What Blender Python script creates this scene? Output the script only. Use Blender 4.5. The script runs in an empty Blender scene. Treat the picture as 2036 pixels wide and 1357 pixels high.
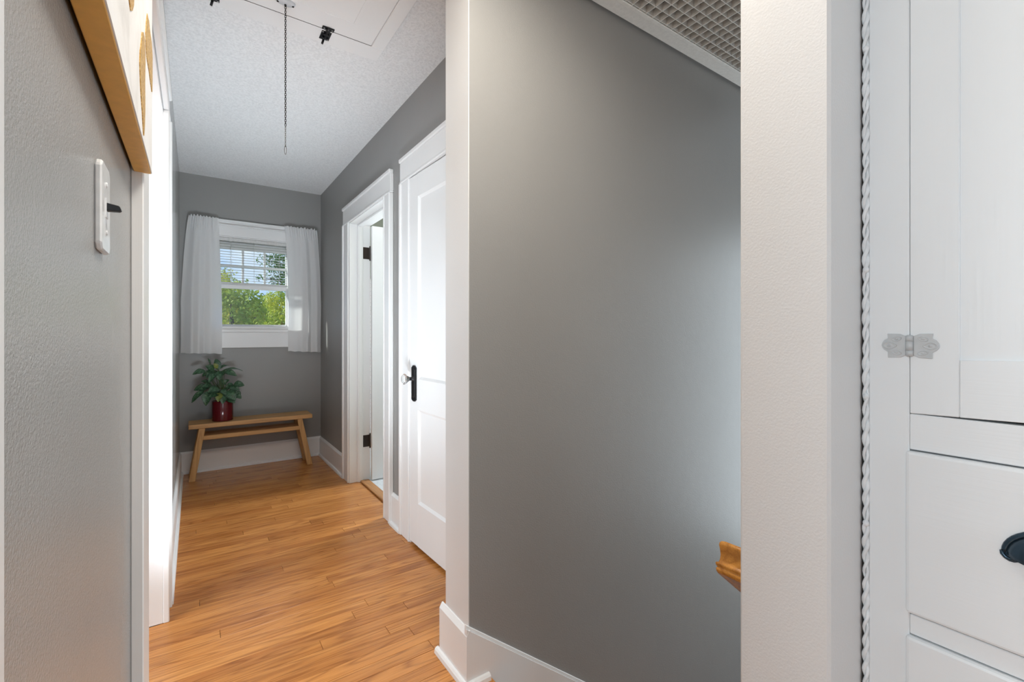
import bpy, bmesh, math, random
from mathutils import Vector, Matrix
random.seed(7)
C = bpy.context.scene.collection
SC = bpy.context.scene
R = math.radians

# ------------------------------------------------------------------ camera, world, lights, exposure
CAMZ = 1.14
cam = bpy.data.cameras.new('camera')
cam.sensor_width = 36.0
cam.lens = 906.0 / 2036.0 * 36.0
cam.shift_y = -12.5 / 2036.0
cam.clip_start = 0.01
cam.clip_end = 500
camo = bpy.data.objects.new('camera', cam)
C.objects.link(camo)
camo.location = (0, 0, CAMZ)
camo.rotation_euler = (R(90), 0, -math.atan(631.0 / 906.0))
SC.camera = camo

W = bpy.data.worlds.new('sky')
SC.world = W
W.use_nodes = True
nt = W.node_tree
nt.nodes.clear()
tc = nt.nodes.new('ShaderNodeTexCoord')
sep = nt.nodes.new('ShaderNodeSeparateXYZ')
nt.links.new(tc.outputs['Generated'], sep.inputs[0])
grad = nt.nodes.new('ShaderNodeValToRGB')
grad.color_ramp.elements[0].position = 0.0
grad.color_ramp.elements[0].color = (0.55, 0.76, 1.0, 1)
grad.color_ramp.elements[1].position = 0.30
grad.color_ramp.elements[1].color = (0.16, 0.38, 0.85, 1)
nt.links.new(sep.outputs['Z'], grad.inputs[0])
noi = nt.nodes.new('ShaderNodeTexNoise')
noi.inputs['Scale'].default_value = 5.0
noi.inputs['Detail'].default_value = 6
nt.links.new(tc.outputs['Generated'], noi.inputs['Vector'])
cr = nt.nodes.new('ShaderNodeValToRGB')
cr.color_ramp.elements[0].position = 0.50
cr.color_ramp.elements[1].position = 0.72
nt.links.new(noi.outputs['Fac'], cr.inputs[0])
mixc = nt.nodes.new('ShaderNodeMixRGB')
mixc.inputs[2].default_value = (1.0, 1.0, 1.0, 1)
nt.links.new(cr.outputs[0], mixc.inputs[0])
nt.links.new(grad.outputs[0], mixc.inputs[1])
bg = nt.nodes.new('ShaderNodeBackground')
bg.inputs['Strength'].default_value = 1.0
nt.links.new(mixc.outputs[0], bg.inputs[0])
wo = nt.nodes.new('ShaderNodeOutputWorld')
nt.links.new(bg.outputs[0], wo.inputs[0])


def light(name, kind, loc, energy, color=(1, 1, 1), size=None, size_y=None, target=None, radius=None):
    l = bpy.data.lights.new(name, kind)
    l.energy = energy
    l.color = color
    if size is not None and kind == 'AREA':
        l.shape = 'RECTANGLE'
        l.size = size
        l.size_y = size_y or size
    if radius is not None:
        l.shadow_soft_size = radius
    o = bpy.data.objects.new(name, l)
    C.objects.link(o)
    o.location = loc
    if target is not None:
        d = Vector(target) - Vector(loc)
        o.rotation_euler = d.to_track_quat('-Z', 'Y').to_euler()
    return o


el, az = R(22), R(64)
sd = Vector((math.sin(az) * math.cos(el), -math.cos(az) * math.cos(el), -math.sin(el)))
sun = light('sun', 'SUN', (-20, 20, 15), 6.0, (1.0, 0.95, 0.86), target=Vector((-20, 20, 15)) + sd)
sun.data.angle = R(5)
# window daylight of neighbouring rooms, lamps of hall and bathroom, and added unseen fills
light('bedroom_window_light', 'AREA', (-3.0, -0.1, 1.45), 80.0, (0.89, 0.95, 1.0), 2.2, 1.5, target=(0, -0.1, 1.3))
light('bedroom_far_fill', 'AREA', (-2.2, 2.0, 1.50), 15.4, (0.89, 0.95, 1.0), 1.2, 1.4, target=(0, 1.8, 0.6))  # added fill inside the room, no window here; brightens wall end and near floor
light('bedroom_high_fill', 'AREA', (-1.05, 1.75, 2.36), 19.5, (0.92, 0.96, 1.0), 0.6, 0.6, target=(0.15, 1.8, 0.0))  # added fill, no known lamp; lifts the hall floor through the doorway
light('hall_rear_fill', 'AREA', (0.35, -2.4, 1.5), 14.9, (0.89, 0.95, 1.0), 1.0, 1.4, target=(0.35, 0, 1.4))  # added soft fill behind the camera, no window in that wall
light('hall_ceiling_lamp', 'AREA', (0.53, 0.74, 2.43), 21, (1.0, 0.87, 0.74), 0.36, 0.36, target=(0.58, 0.82, 0.0))
light('stair_window_light', 'AREA', (3.55, 0.85, 0.7), 26.3, (0.91, 0.96, 1.0), 0.8, 2.4, target=(0.9, 0.95, 0.8))
light('bathroom_lamp', 'POINT', (2.0, 3.1, 2.2), 12, (1.0, 0.88, 0.74), radius=0.08)
light('bathroom_window_light', 'AREA', (2.62, 3.36, 1.5), 54.0, (0.92, 0.96, 1.0), 0.35, 1.0, target=(0.5, 3.2, 1.0))
light('hall_floor_fill', 'AREA', (0.17, 1.37, 0.06), 12.8, (0.90, 0.95, 1.0), 0.40, 0.2, target=(0.36, 3.9, 2.75)).data.spread = R(84)  # added fill lying unseen on the hall floor, brightens ceiling and far hall

SC.view_settings.view_transform = 'Standard'
SC.view_settings.look = 'None'
SC.view_settings.gamma = 1.0
SC.view_settings.use_curve_mapping = False
SC.view_settings.exposure = 0.0
SC.view_settings.use_white_balance = True
SC.view_settings.white_balance_temperature = 6080
SC.view_settings.white_balance_tint = 5
SC.cycles.use_denoising = True
SC.cycles.max_bounces = 10
SC.cycles.diffuse_bounces = 6
SC.cycles.transparent_max_bounces = 16
SC.cycles.sample_clamp_indirect = 6.0
SC.cycles.caustics_reflective = False
SC.cycles.caustics_refractive = False


# ------------------------------------------------------------------ materials
def nodes(name):
    m = bpy.data.materials.new(name)
    m.use_nodes = True
    t = m.node_tree
    b = t.nodes['Principled BSDF']
    return m, t, b


def coords(t, rnd=False, scale=(1, 1, 1)):
    n = t.nodes.new('ShaderNodeTexCoord')
    mp = t.nodes.new('ShaderNodeMapping')
    mp.inputs['Scale'].default_value = scale
    if rnd:
        oi = t.nodes.new('ShaderNodeObjectInfo')
        mu = t.nodes.new('ShaderNodeVectorMath')
        mu.operation = 'SCALE'
        mu.inputs[0].default_value = (37.0, 61.0, 23.0)
        t.links.new(oi.outputs['Random'], mu.inputs['Scale'])
        ad = t.nodes.new('ShaderNodeVectorMath')
        ad.operation = 'ADD'
        t.links.new(n.outputs['Object'], ad.inputs[0])
        t.links.new(mu.outputs[0], ad.inputs[1])
        t.links.new(ad.outputs[0], mp.inputs['Vector'])
    else:
        t.links.new(n.outputs['Object'], mp.inputs['Vector'])
    return mp.outputs[0]


def noise(t, vec, scale, detail=3, rough=0.5, dist=0.0):
    n = t.nodes.new('ShaderNodeTexNoise')
    n.inputs['Scale'].default_value = scale
    n.inputs['Detail'].default_value = detail
    n.inputs['Roughness'].default_value = rough
    n.inputs['Distortion'].default_value = dist
    t.links.new(vec, n.inputs['Vector'])
    return n.outputs['Fac']


def ramp(t, fac, stops):
    r = t.nodes.new('ShaderNodeValToRGB')
    e = r.color_ramp.elements
    while len(e) < len(stops):
        e.new(0.5)
    for k, (p, c) in enumerate(stops):
        e[k].position = p
        e[k].color = (c[0], c[1], c[2], 1) if not isinstance(c, (int, float)) else (c, c, c, 1)
    t.links.new(fac, r.inputs[0])
    return r.outputs[0]


def bump(t, b, h, strength, dist=0.002, prev=None):
    n = t.nodes.new('ShaderNodeBump')
    n.inputs['Strength'].default_value = strength
    n.inputs['Distance'].default_value = dist
    t.links.new(h, n.inputs['Height'])
    if prev is not None:
        t.links.new(prev, n.inputs['Normal'])
    t.links.new(n.outputs[0], b.inputs['Normal'])
    return n.outputs[0]


def paint(name, col, rough=0.4, peel=0.0, peel_scale=140, brush=0.0, brush_axis='Z', spec=0.5, coarse=0.0):
    m, t, b = nodes(name)
    b.inputs['Roughness'].default_value = rough
    b.inputs['Specular IOR Level'].default_value = spec
    v = coords(t)
    f = noise(t, v, 1.7, 2)
    c0 = tuple(k * 0.97 for k in col)
    c1 = tuple(min(1, k * 1.03) for k in col)
    t.links.new(ramp(t, f, [(0.3, c0), (0.7, c1)]), b.inputs['Base Color'])
    prev = None
    if coarse:
        prev = bump(t, b, noise(t, v, 14, 2), coarse, 0.01)
    if peel:
        prev = bump(t, b, noise(t, v, peel_scale, 2, 0.6), peel, 0.002, prev)
    if brush:
        s = {'Z': (260, 260, 6), 'Y': (260, 6, 260), 'X': (6, 260, 260)}[brush_axis]
        v2 = coords(t, scale=s)
        prev = bump(t, b, noise(t, v2, 1.0, 2), brush, 0.001, prev)
    return m


def plain(name, col, rough=0.5, metal=0.0, spec=0.5, grain=0.06):
    m, t, b = nodes(name)
    b.inputs['Roughness'].default_value = rough
    b.inputs['Metallic'].default_value = metal
    b.inputs['Specular IOR Level'].default_value = spec
    v = coords(t)
    f = noise(t, v, 60, 3)
    c0 = tuple(k * (1 - grain) for k in col)
    c1 = tuple(min(1, k * (1 + grain)) for k in col)
    t.links.new(ramp(t, f, [(0.3, c0), (0.7, c1)]), b.inputs['Base Color'])
    return m


def wood(name, dark, mid, lightc, axis='X', rough=0.3, rnd=True, vary=0.5, fig=1.0, coat=0.0, pore=1.0, spec=0.5):
    """grain along one axis: figure from contour lines of a stretched noise, fine pores, tone per piece"""
    m, t, b = nodes(name)
    b.inputs['Roughness'].default_value = rough
    k = 'XYZ'.index(axis)

    def sc(al, ac):
        s = [ac, ac, ac]
        s[k] = al
        return tuple(s)
    v1 = coords(t, rnd, sc(1.1, 13))
    f1 = noise(t, v1, 1.0, 2, 0.45, 0.25)
    mu = t.nodes.new('ShaderNodeMath')
    mu.operation = 'MULTIPLY'
    mu.inputs[1].default_value = 9.0 * fig
    t.links.new(f1, mu.inputs[0])
    fr = t.nodes.new('ShaderNodeMath')
    fr.operation = 'PINGPONG'
    fr.inputs[1].default_value = 0.5
    t.links.new(mu.outputs[0], fr.inputs[0])
    rings = ramp(t, fr.outputs[0], [(0.0, 0.0), (0.22, 0.75), (0.5, 1.0)])
    v2 = coords(t, rnd, sc(9, 420))
    f2 = noise(t, v2, 1.0, 3, 0.6)
    pores = ramp(t, f2, [(0.36, 0.25), (0.52, 1.0)])
    v3 = coords(t, rnd, sc(1.5, 30))
    f3 = noise(t, v3, 1.0, 2)
    base = ramp(t, f3, [(0.25, mid), (0.75, lightc)])
    mx = t.nodes.new('ShaderNodeMixRGB')
    mx.inputs[1].default_value = (*dark, 1)
    t.links.new(base, mx.inputs[2])
    a1 = t.nodes.new('ShaderNodeMath')
    a1.operation = 'MULTIPLY_ADD'
    a1.inputs[1].default_value = 0.48
    a1.inputs[2].default_value = 0.52
    t.links.new(rings, a1.inputs[0])
    a2 = t.nodes.new('ShaderNodeMath')
    a2.operation = 'MULTIPLY_ADD'
    a2.inputs[1].default_value = 0.42 * pore
    a2.inputs[2].default_value = 1 - 0.42 * pore
    t.links.new(pores, a2.inputs[0])
    a3 = t.nodes.new('ShaderNodeMath')
    a3.operation = 'MULTIPLY'
    t.links.new(a1.outputs[0], a3.inputs[0])
    t.links.new(a2.outputs[0], a3.inputs[1])
    t.links.new(a3.outputs[0], mx.inputs[0])
    out = mx.outputs[0]
    if rnd and vary:
        oi = t.nodes.new('ShaderNodeObjectInfo')
        tone = ramp(t, oi.outputs['Random'], [(0.0, (1 - 0.42 * vary, 1 - 0.55 * vary, 1 - 0.62 * vary)), (0.35, (1 - 0.1 * vary, 1 - 0.12 * vary, 1 - 0.2 * vary)),
                                              (0.7, (1.0, 1.0, 1.0)), (1.0, (1 + 0.25 * vary, 1 + 0.3 * vary, 1 + 0.3 * vary))])
        m2 = t.nodes.new('ShaderNodeMixRGB')
        m2.blend_type = 'MULTIPLY'
        m2.inputs[0].default_value = 1.0
        t.links.new(out, m2.inputs[1])
        t.links.new(tone, m2.inputs[2])
        out = m2.outputs[0]
    t.links.new(out, b.inputs['Base Color'])
    bump(t, b, a3.outputs[0], 0.12, 0.0006)
    b.inputs['Coat Weight'].default_value = coat
    b.inputs['Specular IOR Level'].default_value = spec
    b.inputs['Coat Roughness'].default_value = 0.18
    return m


M = {}
M['wall'] = paint('gray_wall_paint', (0.285, 0.280, 0.271), 0.42, 0.30, 210, coarse=0.06)
M['wall_gloss'] = paint('gray_wall_paint_satin', (0.37, 0.367, 0.36), 0.19, 0.50, 330, coarse=0.05)
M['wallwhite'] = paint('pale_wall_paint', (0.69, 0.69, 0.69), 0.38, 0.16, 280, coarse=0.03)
M['bathwall'] = paint('olive_bathroom_paint', (0.20, 0.21, 0.16), 0.5, 0.2)
M['roomwall'] = paint('room_paint', (0.62, 0.62, 0.61), 0.6, 0.2)
M['trim'] = paint('white_trim_paint', (0.80, 0.80, 0.80), 0.33, 0, brush=0.10, spec=0.35)
M['doorpaint'] = paint('white_door_paint', (0.79, 0.79, 0.79), 0.32, 0, brush=0.12, spec=0.3)
M['cabinet'] = paint('white_cabinet_paint', (0.76, 0.785, 0.80), 0.36, 0, brush=0.16)
M['cabinet_h'] = paint('white_cabinet_paint_rail', (0.76, 0.785, 0.80), 0.36, 0, brush=0.14, brush_axis='Y')
M['hingepaint'] = plain('hinge_paint', (0.50, 0.52, 0.53), 0.4)
M['dark'] = plain('dark_gap', (0.02, 0.018, 0.016), 0.8)
M['oak'] = wood('oak_floor', (0.15, 0.038, 0.007), (0.52, 0.205, 0.050), (0.66, 0.30, 0.086), 'X', 0.23, True, 0.5, 1.25, 0.05, 1.0, 0.38)
M['oak_y'] = wood('oak_threshold', (0.20, 0.07, 0.02), (0.42, 0.18, 0.05), (0.50, 0.24, 0.08), 'Y', 0.3, True, 0.0)
M['subfloor'] = plain('subfloor', (0.012, 0.006, 0.003), 0.9)
M['bench'] = wood('bench_wood', (0.28, 0.13, 0.04), (0.56, 0.31, 0.115), (0.64, 0.38, 0.16), 'X', 0.5, True, 0.15, 0.6, 0, 0.4)
M['bench_leg'] = wood('bench_leg_wood', (0.32, 0.16, 0.05), (0.56, 0.32, 0.12), (0.64, 0.39, 0.17), 'Z', 0.5, True, 0.15, 0.6, 0, 0.4)
M['rail'] = wood('oak_handrail', (0.16, 0.05, 0.008), (0.46, 0.19, 0.03), (0.60, 0.28, 0.055), 'X', 0.25, True, 0.0, 0.9, 0.1, 1.0, 0.35)
M['black'] = plain('black_metal', (0.012, 0.012, 0.014), 0.38, 0.3)
M['chain'] = plain('dark_chain_metal', (0.03, 0.027, 0.025), 0.5, 0.0, 0.3)
M['ringmetal'] = plain('pull_ring_metal', (0.12, 0.105, 0.09), 0.4, 0.3)
M['bronze'] = plain('bronze_hinge', (0.045, 0.032, 0.026), 0.4, 0.6)
M['plate'] = plain('ceiling_plate', (0.55, 0.57, 0.60), 0.3)
M['gold'] = plain('gold_canvas_edge', (0.72, 0.40, 0.07), 0.45, 0.0)
M['pull'] = plain('blue_black_pull', (0.035, 0.06, 0.085), 0.25, 0.7)
M['switch'] = plain('white_plastic', (0.80, 0.80, 0.80), 0.15)
M['screw'] = plain('steel_screw', (0.6, 0.6, 0.6), 0.3, 1.0)
M['grille'] = plain('grille_paint', (0.66, 0.635, 0.60), 0.45)
M['duct'] = plain('duct_metal', (0.30, 0.28, 0.26), 0.6)
M['pot'] = plain('red_glazed_pot', (0.10, 0.0035, 0.008), 0.12)
M['soil'] = plain('potting_soil', (0.02, 0.012, 0.008), 0.95)
M['stem'] = plain('green_stem', (0.06, 0.10, 0.03), 0.5)
M['blind'] = plain('blind_slat', (0.62, 0.62, 0.61), 0.4)
M['cord'] = plain('cord_white', (0.75, 0.75, 0.74), 0.7)
M['rope'] = plain('painted_rope', (0.72, 0.745, 0.76), 0.55, grain=0.1)
M['bark'] = plain('bark', (0.09, 0.065, 0.045), 0.9, grain=0.3)

# popcorn ceiling
m, t, b = nodes('textured_ceiling')
b.inputs['Roughness'].default_value = 0.85
b.inputs['Specular IOR Level'].default_value = 0.2
v = coords(t)
f = noise(t, v, 95, 4, 0.65)
t.links.new(ramp(t, f, [(0.30, (0.70, 0.705, 0.71)), (0.60, (0.84, 0.845, 0.85))]), b.inputs['Base Color'])
p = bump(t, b, f, 0.55, 0.008)
M['ceiling'] = m

# crystal knob
m, t, b = nodes('crystal')
b.inputs['Base Color'].default_value = (0.95, 0.97, 0.97, 1)
b.inputs['Roughness'].default_value = 0.03
b.inputs['Transmission Weight'].default_value = 0.85
b.inputs['IOR'].default_value = 1.5
M['crystal'] = m

# window glass: thin pane
m, t, b = nodes('window_glass')
t.nodes.remove(b)
tr = t.nodes.new('ShaderNodeBsdfTransparent')
tr.inputs[0].default_value = (0.97, 0.985, 0.98, 1)
gl = t.nodes.new('ShaderNodeBsdfGlossy')
gl.inputs['Roughness'].default_value = 0.22
ms = t.nodes.new('ShaderNodeMixShader')
ms.inputs[0].default_value = 0.025
t.links.new(tr.outputs[0], ms.inputs[1])
t.links.new(gl.outputs[0], ms.inputs[2])
t.links.new(ms.outputs[0], t.nodes['Material Output'].inputs['Surface'])
M['glass'] = m

# curtain cloth
m, t, b = nodes('curtain_cloth')
b.inputs['Base Color'].default_value = (0.90, 0.90, 0.90, 1)
b.inputs['Roughness'].default_value = 0.85
b.inputs['Specular IOR Level'].default_value = 0.1
v = coords(t, scale=(900, 900, 900))
wv = noise(t, v, 1.0, 1)
bump(t, b, wv, 0.12, 0.0005)
tl = t.nodes.new('ShaderNodeBsdfTranslucent')
tl.inputs[0].default_value = (0.93, 0.93, 0.94, 1)
ms = t.nodes.new('ShaderNodeMixShader')
ms.inputs[0].default_value = 0.42
t.links.new(b.outputs[0], ms.inputs[1])
t.links.new(tl.outputs[0], ms.inputs[2])
t.links.new(ms.outputs[0], t.nodes['Material Output'].inputs['Surface'])
M['cloth'] = m

# variegated leaf: dark green edge, paler along the ribs (uv: u across, v along)
m, t, b = nodes('variegated_leaf')
uv = t.nodes.new('ShaderNodeUVMap')
sp = t.nodes.new('ShaderNodeSeparateXYZ')
t.links.new(uv.outputs[0], sp.inputs[0])
wv = t.nodes.new('ShaderNodeTexNoise')
mp = t.nodes.new('ShaderNodeMapping')
mp.inputs['Scale'].default_value = (3, 14, 1)
mp.inputs['Rotation'].default_value = (0, 0, 0.5)
t.links.new(uv.outputs[0], mp.inputs[0])
t.links.new(mp.outputs[0], wv.inputs['Vector'])
wv.inputs['Scale'].default_value = 1.0
oi = t.nodes.new('ShaderNodeObjectInfo')
rib = t.nodes.new('ShaderNodeMath')
rib.operation = 'SUBTRACT'
rib.inputs[1].default_value = 0.5
t.links.new(sp.outputs['X'], rib.inputs[0])
ab = t.nodes.new('ShaderNodeMath')
ab.operation = 'ABSOLUTE'
t.links.new(rib.outputs[0], ab.inputs[0])
pat = ramp(t, wv.outputs['Fac'], [(0.40, (0.016, 0.05, 0.022)), (0.62, (0.085, 0.18, 0.09))])
edge = ramp(t, ab.outputs[0], [(0.0, 0.35), (0.03, 0.0), (0.26, 0.0), (0.46, 1.0)])
mx = t.nodes.new('ShaderNodeMixRGB')
mx.inputs[2].default_value = (0.015, 0.045, 0.020, 1)
t.links.new(edge, mx.inputs[0])
t.links.new(pat, mx.inputs[1])
t.links.new(mx.outputs[0], b.inputs['Base Color'])
b.inputs['Roughness'].default_value = 0.4
M['leaf'] = m
M['yleaf'] = plain('yellow_leaf', (0.16, 0.19, 0.035), 0.45, grain=0.3)


def leafmat(name, a, c, d):
    m, t, b = nodes(name)
    v = coords(t)
    f = noise(t, v, 1.1, 3, 0.6)
    col = ramp(t, f, [(0.32, a), (0.5, c), (0.7, d)])
    t.links.new(col, b.inputs['Base Color'])
    b.inputs['Roughness'].default_value = 0.6
    tl = t.nodes.new('ShaderNodeBsdfTranslucent')
    t.links.new(col, tl.inputs[0])
    ms = t.nodes.new('ShaderNodeMixShader')
    ms.inputs[0].default_value = 0.35
    t.links.new(b.outputs[0], ms.inputs[1])
    t.links.new(tl.outputs[0], ms.inputs[2])
    t.links.new(ms.outputs[0], t.nodes['Material Output'].inputs['Surface'])
    return m


M['fol1'] = leafmat('tree_leaves_yellow', (0.17, 0.26, 0.03), (0.46, 0.52, 0.06), (0.72, 0.66, 0.10))
M['fol2'] = leafmat('tree_leaves_green', (0.09, 0.19, 0.03), (0.28, 0.40, 0.06), (0.56, 0.54, 0.09))
M['fol3'] = leafmat('tree_leaves_autumn', (0.16, 0.22, 0.04), (0.46, 0.44, 0.08), (0.72, 0.48, 0.14))
M['fol4'] = leafmat('tree_leaves_deep', (0.03, 0.10, 0.015), (0.09, 0.20, 0.03), (0.17, 0.30, 0.05))
M['lawn'] = plain('lawn', (0.12, 0.20, 0.04), 0.9, grain=0.3)

# bathroom tile
m, t, b = nodes('bathroom_tile')
v = coords(t)
br = t.nodes.new('ShaderNodeTexBrick')
br.inputs['Color1'].default_value = (0.80, 0.77, 0.72, 1)
br.inputs['Color2'].default_value = (0.76, 0.73, 0.68, 1)
br.inputs['Mortar'].default_value = (0.45, 0.42, 0.38, 1)
br.inputs['Scale'].default_value = 6.5
br.inputs['Mortar Size'].default_value = 0.012
rt = t.nodes.new('ShaderNodeMapping')
rt.inputs['Rotation'].default_value = (R(90), 0, 0)
t.links.new(v, rt.inputs[0])
t.links.new(rt.outputs[0], br.inputs['Vector'])
t.links.new(br.outputs['Color'], b.inputs['Base Color'])
b.inputs['Roughness'].default_value = 0.2
M['tile'] = m
M['bathfloor'] = plain('pale_bathroom_floor', (0.62, 0.64, 0.66), 0.3, grain=0.12)

# painting face
m, t, b = nodes('painted_canvas')
v = coords(t)
f = noise(t, v, 5, 5, 0.6, 0.6)
t.links.new(ramp(t, f, [(0.35, (0.62, 0.60, 0.58)), (0.5, (0.78, 0.76, 0.74)), (0.7, (0.82, 0.81, 0.80))]), b.inputs['Base Color'])
b.inputs['Roughness'].default_value = 0.6
bump(t, b, noise(t, v, 300, 2), 0.2, 0.0006)
M['canvas'] = m
m, t, b = nodes('gold_flake')
v = coords(t, scale=(40, 220, 160))
f = noise(t, v, 1.0, 3, 0.7)
t.links.new(ramp(t, f, [(0.3, (0.26, 0.13, 0.02)), (0.5, (0.62, 0.36, 0.07)), (0.72, (0.95, 0.70, 0.30))]), b.inputs['Base Color'])
b.inputs['Roughness'].default_value = 0.35
b.inputs['Metallic'].default_value = 0.3
bump(t, b, f, 0.8, 0.003)
M['flake'] = m


# ------------------------------------------------------------------ mesh helpers
def wl(o):
    p = Vector((0, 0, 0))
    while o is not None:
        p += o.location
        o = o.parent
    return p


class MB:
    def __init__(self):
        self.bm = bmesh.new()

    def add(self, vs, fs, smooth=False):
        b = [self.bm.verts.new(v) for v in vs]
        out = []
        for f in fs:
            try:
                k = self.bm.faces.new([b[i] for i in f])
                k.smooth = smooth
                out.append(k)
            except ValueError:
                pass
        return b

    def box(self, x0, x1, y0, y1, z0, z1, bev=0.0, seg=1, tf=None):
        if x0 > x1: x0, x1 = x1, x0
        if y0 > y1: y0, y1 = y1, y0
        if z0 > z1: z0, z1 = z1, z0
        t = bmesh.new()
        v = [t.verts.new(p) for p in ((x0, y0, z0), (x1, y0, z0), (x1, y1, z0), (x0, y1, z0), (x0, y0, z1), (x1, y0, z1), (x1, y1, z1), (x0, y1, z1))]
        for f in ((3, 2, 1, 0), (4, 5, 6, 7), (0, 1, 5, 4), (1, 2, 6, 5), (2, 3, 7, 6), (3, 0, 4, 7)):
            t.faces.new([v[i] for i in f])
        if bev:
            bmesh.ops.bevel(t, geom=list(t.edges), offset=bev, segments=seg, affect='EDGES', profile=0.5)
        self.merge(t, tf)
        return self

    def merge(self, t, tf=None):
        mp = {}
        for v in t.verts:
            co = v.co if tf is None else tf(v.co)
            mp[v] = self.bm.verts.new(co)
        for f in t.faces:
            k = self.bm.faces.new([mp[v] for v in f.verts])
            k.smooth = f.smooth
        t.free()

    def prism(self, pts, a0, a1, fn, bev=0):
        """pts: 2-D outline (counter-clockwise); fn(p, q, a) -> xyz"""
        t = bmesh.new()
        A = [t.verts.new(fn(p, q, a0)) for p, q in pts]
        B = [t.verts.new(fn(p, q, a1)) for p, q in pts]
        n = len(pts)
        t.faces.new(A[::-1])
        t.faces.new(B)
        for i in range(n):
            t.faces.new([A[i], A[(i + 1) % n], B[(i + 1) % n], B[i]])
        bmesh.ops.recalc_face_normals(t, faces=list(t.faces))
        if bev:
            bmesh.ops.bevel(t, geom=list(t.edges), offset=bev, segments=1, affect='EDGES')
        self.merge(t)
        return self

    def tube(self, path, r, n=8, cap=True, closed=False):
        P = [Vector(p) for p in path]
        rings = []
        L = len(P)
        up = None
        for i, p in enumerate(P):
            if closed:
                d = (P[(i + 1) % L] - P[i - 1]).normalized()
            else:
                d = (P[min(i + 1, L - 1)] - P[max(i - 1, 0)]).normalized()
            if up is None:
                up = Vector((0, 0, 1)) if abs(d.z) < 0.9 else Vector((1, 0, 0))
            a = d.cross(up).normalized()
            up = a.cross(d).normalized()
            rr = r[i] if isinstance(r, (list, tuple)) else r
            rings.append([self.bm.verts.new(p + (a * math.cos(k * 2 * math.pi / n) + up * math.sin(k * 2 * math.pi / n)) * rr) for k in range(n)])
        for i in range(L if closed else L - 1):
            A, B = rings[i], rings[(i + 1) % L]
            for k in range(n):
                f = self.bm.faces.new([A[k], A[(k + 1) % n], B[(k + 1) % n], B[k]])
                f.smooth = True
        if cap and not closed:
            self.bm.faces.new(rings[0][::-1])
            self.bm.faces.new(rings[-1])
        return self

    def lathe(self, prof, fn, n=24, smooth=True):
        """prof: list of (radius, height); fn(c, s, r, h) -> xyz"""
        rings = []
        for r, h in prof:
            rings.append([self.bm.verts.new(fn(math.cos(k * 2 * math.pi / n), math.sin(k * 2 * math.pi / n), r, h)) for k in range(n)])
        for i in range(len(prof) - 1):
            for k in range(n):
                f = self.bm.faces.new([rings[i][k], rings[i][(k + 1) % n], rings[i + 1][(k + 1) % n], rings[i + 1][k]])
                f.smooth = smooth
        self.bm.faces.new(rings[0][::-1])
        self.bm.faces.new(rings[-1])
        return self

    def build(self, name, mat, parent=None, center=False, recalc=True):
        if recalc:
            bmesh.ops.recalc_face_normals(self.bm, faces=list(self.bm.faces))
        off = wl(parent) if parent is not None else Vector((0, 0, 0))
        loc = Vector((0, 0, 0))
        if center:
            lo = Vector([min(v.co[i] for v in self.bm.verts) for i in range(3)])
            hi = Vector([max(v.co[i] for v in self.bm.verts) for i in range(3)])
            c = (lo + hi) / 2
            loc = c - off
            off = c
        for v in self.bm.verts:
            v.co -= off
        me = bpy.data.meshes.new(name)
        self.bm.to_mesh(me)
        self.bm.free()
        me.materials.append(mat)
        o = bpy.data.objects.new(name, me)
        C.objects.link(o)
        if parent is not None:
            o.parent = parent
        o.location = loc
        return o


def B(name, mat, parent, x0, x1, y0, y1, z0, z1, bev=0.0, seg=1, center=False):
    return MB().box(x0, x1, y0, y1, z0, z1, bev, seg).build(name, mat, parent, center)


def tag(o, label, cat, group=None, kind=None):
    o['label'] = label
    o['category'] = cat
    if group: o['group'] = group
    if kind: o['kind'] = kind
    return o


def thing(name, loc, label, cat, group=None, kind=None):
    o = bpy.data.objects.new(name, None)
    o.empty_display_size = 0.1
    C.objects.link(o)
    o.location = loc
    return tag(o, label, cat, group, kind)


def struct(o, label, cat):
    return tag(o, label, cat, None, 'structure')


# ------------------------------------------------------------------ the shell
CE = 2.47
XL = -0.102     # left wall face
XR = 0.985      # right wall face
YB = 4.60       # end wall face
YS = 1.30       # stair wall face
XH = 0.735      # hall face of the stair wall end and of the pillar

w = MB()
w.box(-0.25, XL, -2.6, -0.75, 0, CE).box(-0.25, XL, 0.23, 1.255, 0, CE).box(-0.25, XL, 2.275, YB, 0, CE)
w.box(-0.25, XL, -0.75, 0.23, 2.03, CE).box(-0.25, XL, 1.255, 2.275, 2.03, CE)
struct(w.build('wall_left', M['wall_gloss']), 'gray satin painted wall along the left of the hall', 'wall')

w = MB()
w.box(XR, 1.13, 1.46, 1.62, 0, CE).box(XR, 1.13, 2.375, 2.785, 0, CE).box(XR, 1.13, 3.58, YB, 0, CE)
w.box(XR, 1.13, 1.62, 2.375, 2.0, CE).box(XR, 1.13, 2.785, 3.58, 2.0, CE)
struct(w.build('wall_right', M['wall']), 'gray painted wall with the two white doors at the right of the hall', 'wall')

WX0, WX1, WZ0, WZ1 = 0.150, 0.715, 1.195, 1.99
w = MB()
w.box(-3.4, WX0, YB, 4.75, -0.2, CE).box(WX1, 2.85, YB, 4.75, -0.2, CE)
w.box(WX0, WX1, YB, 4.75, -0.2, WZ0).box(WX0, WX1, YB, 4.75, WZ1, CE)
struct(w.build('wall_back', M['wall']), 'gray end wall of the hall around the window', 'wall')

w = MB()
w.box(XH, 3.8, YS, 1.46, -3.0, CE)
struct(w.build('wall_stairwell', M['wall']), 'large plain gray wall on the far side of the stairwell', 'wall')
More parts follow.
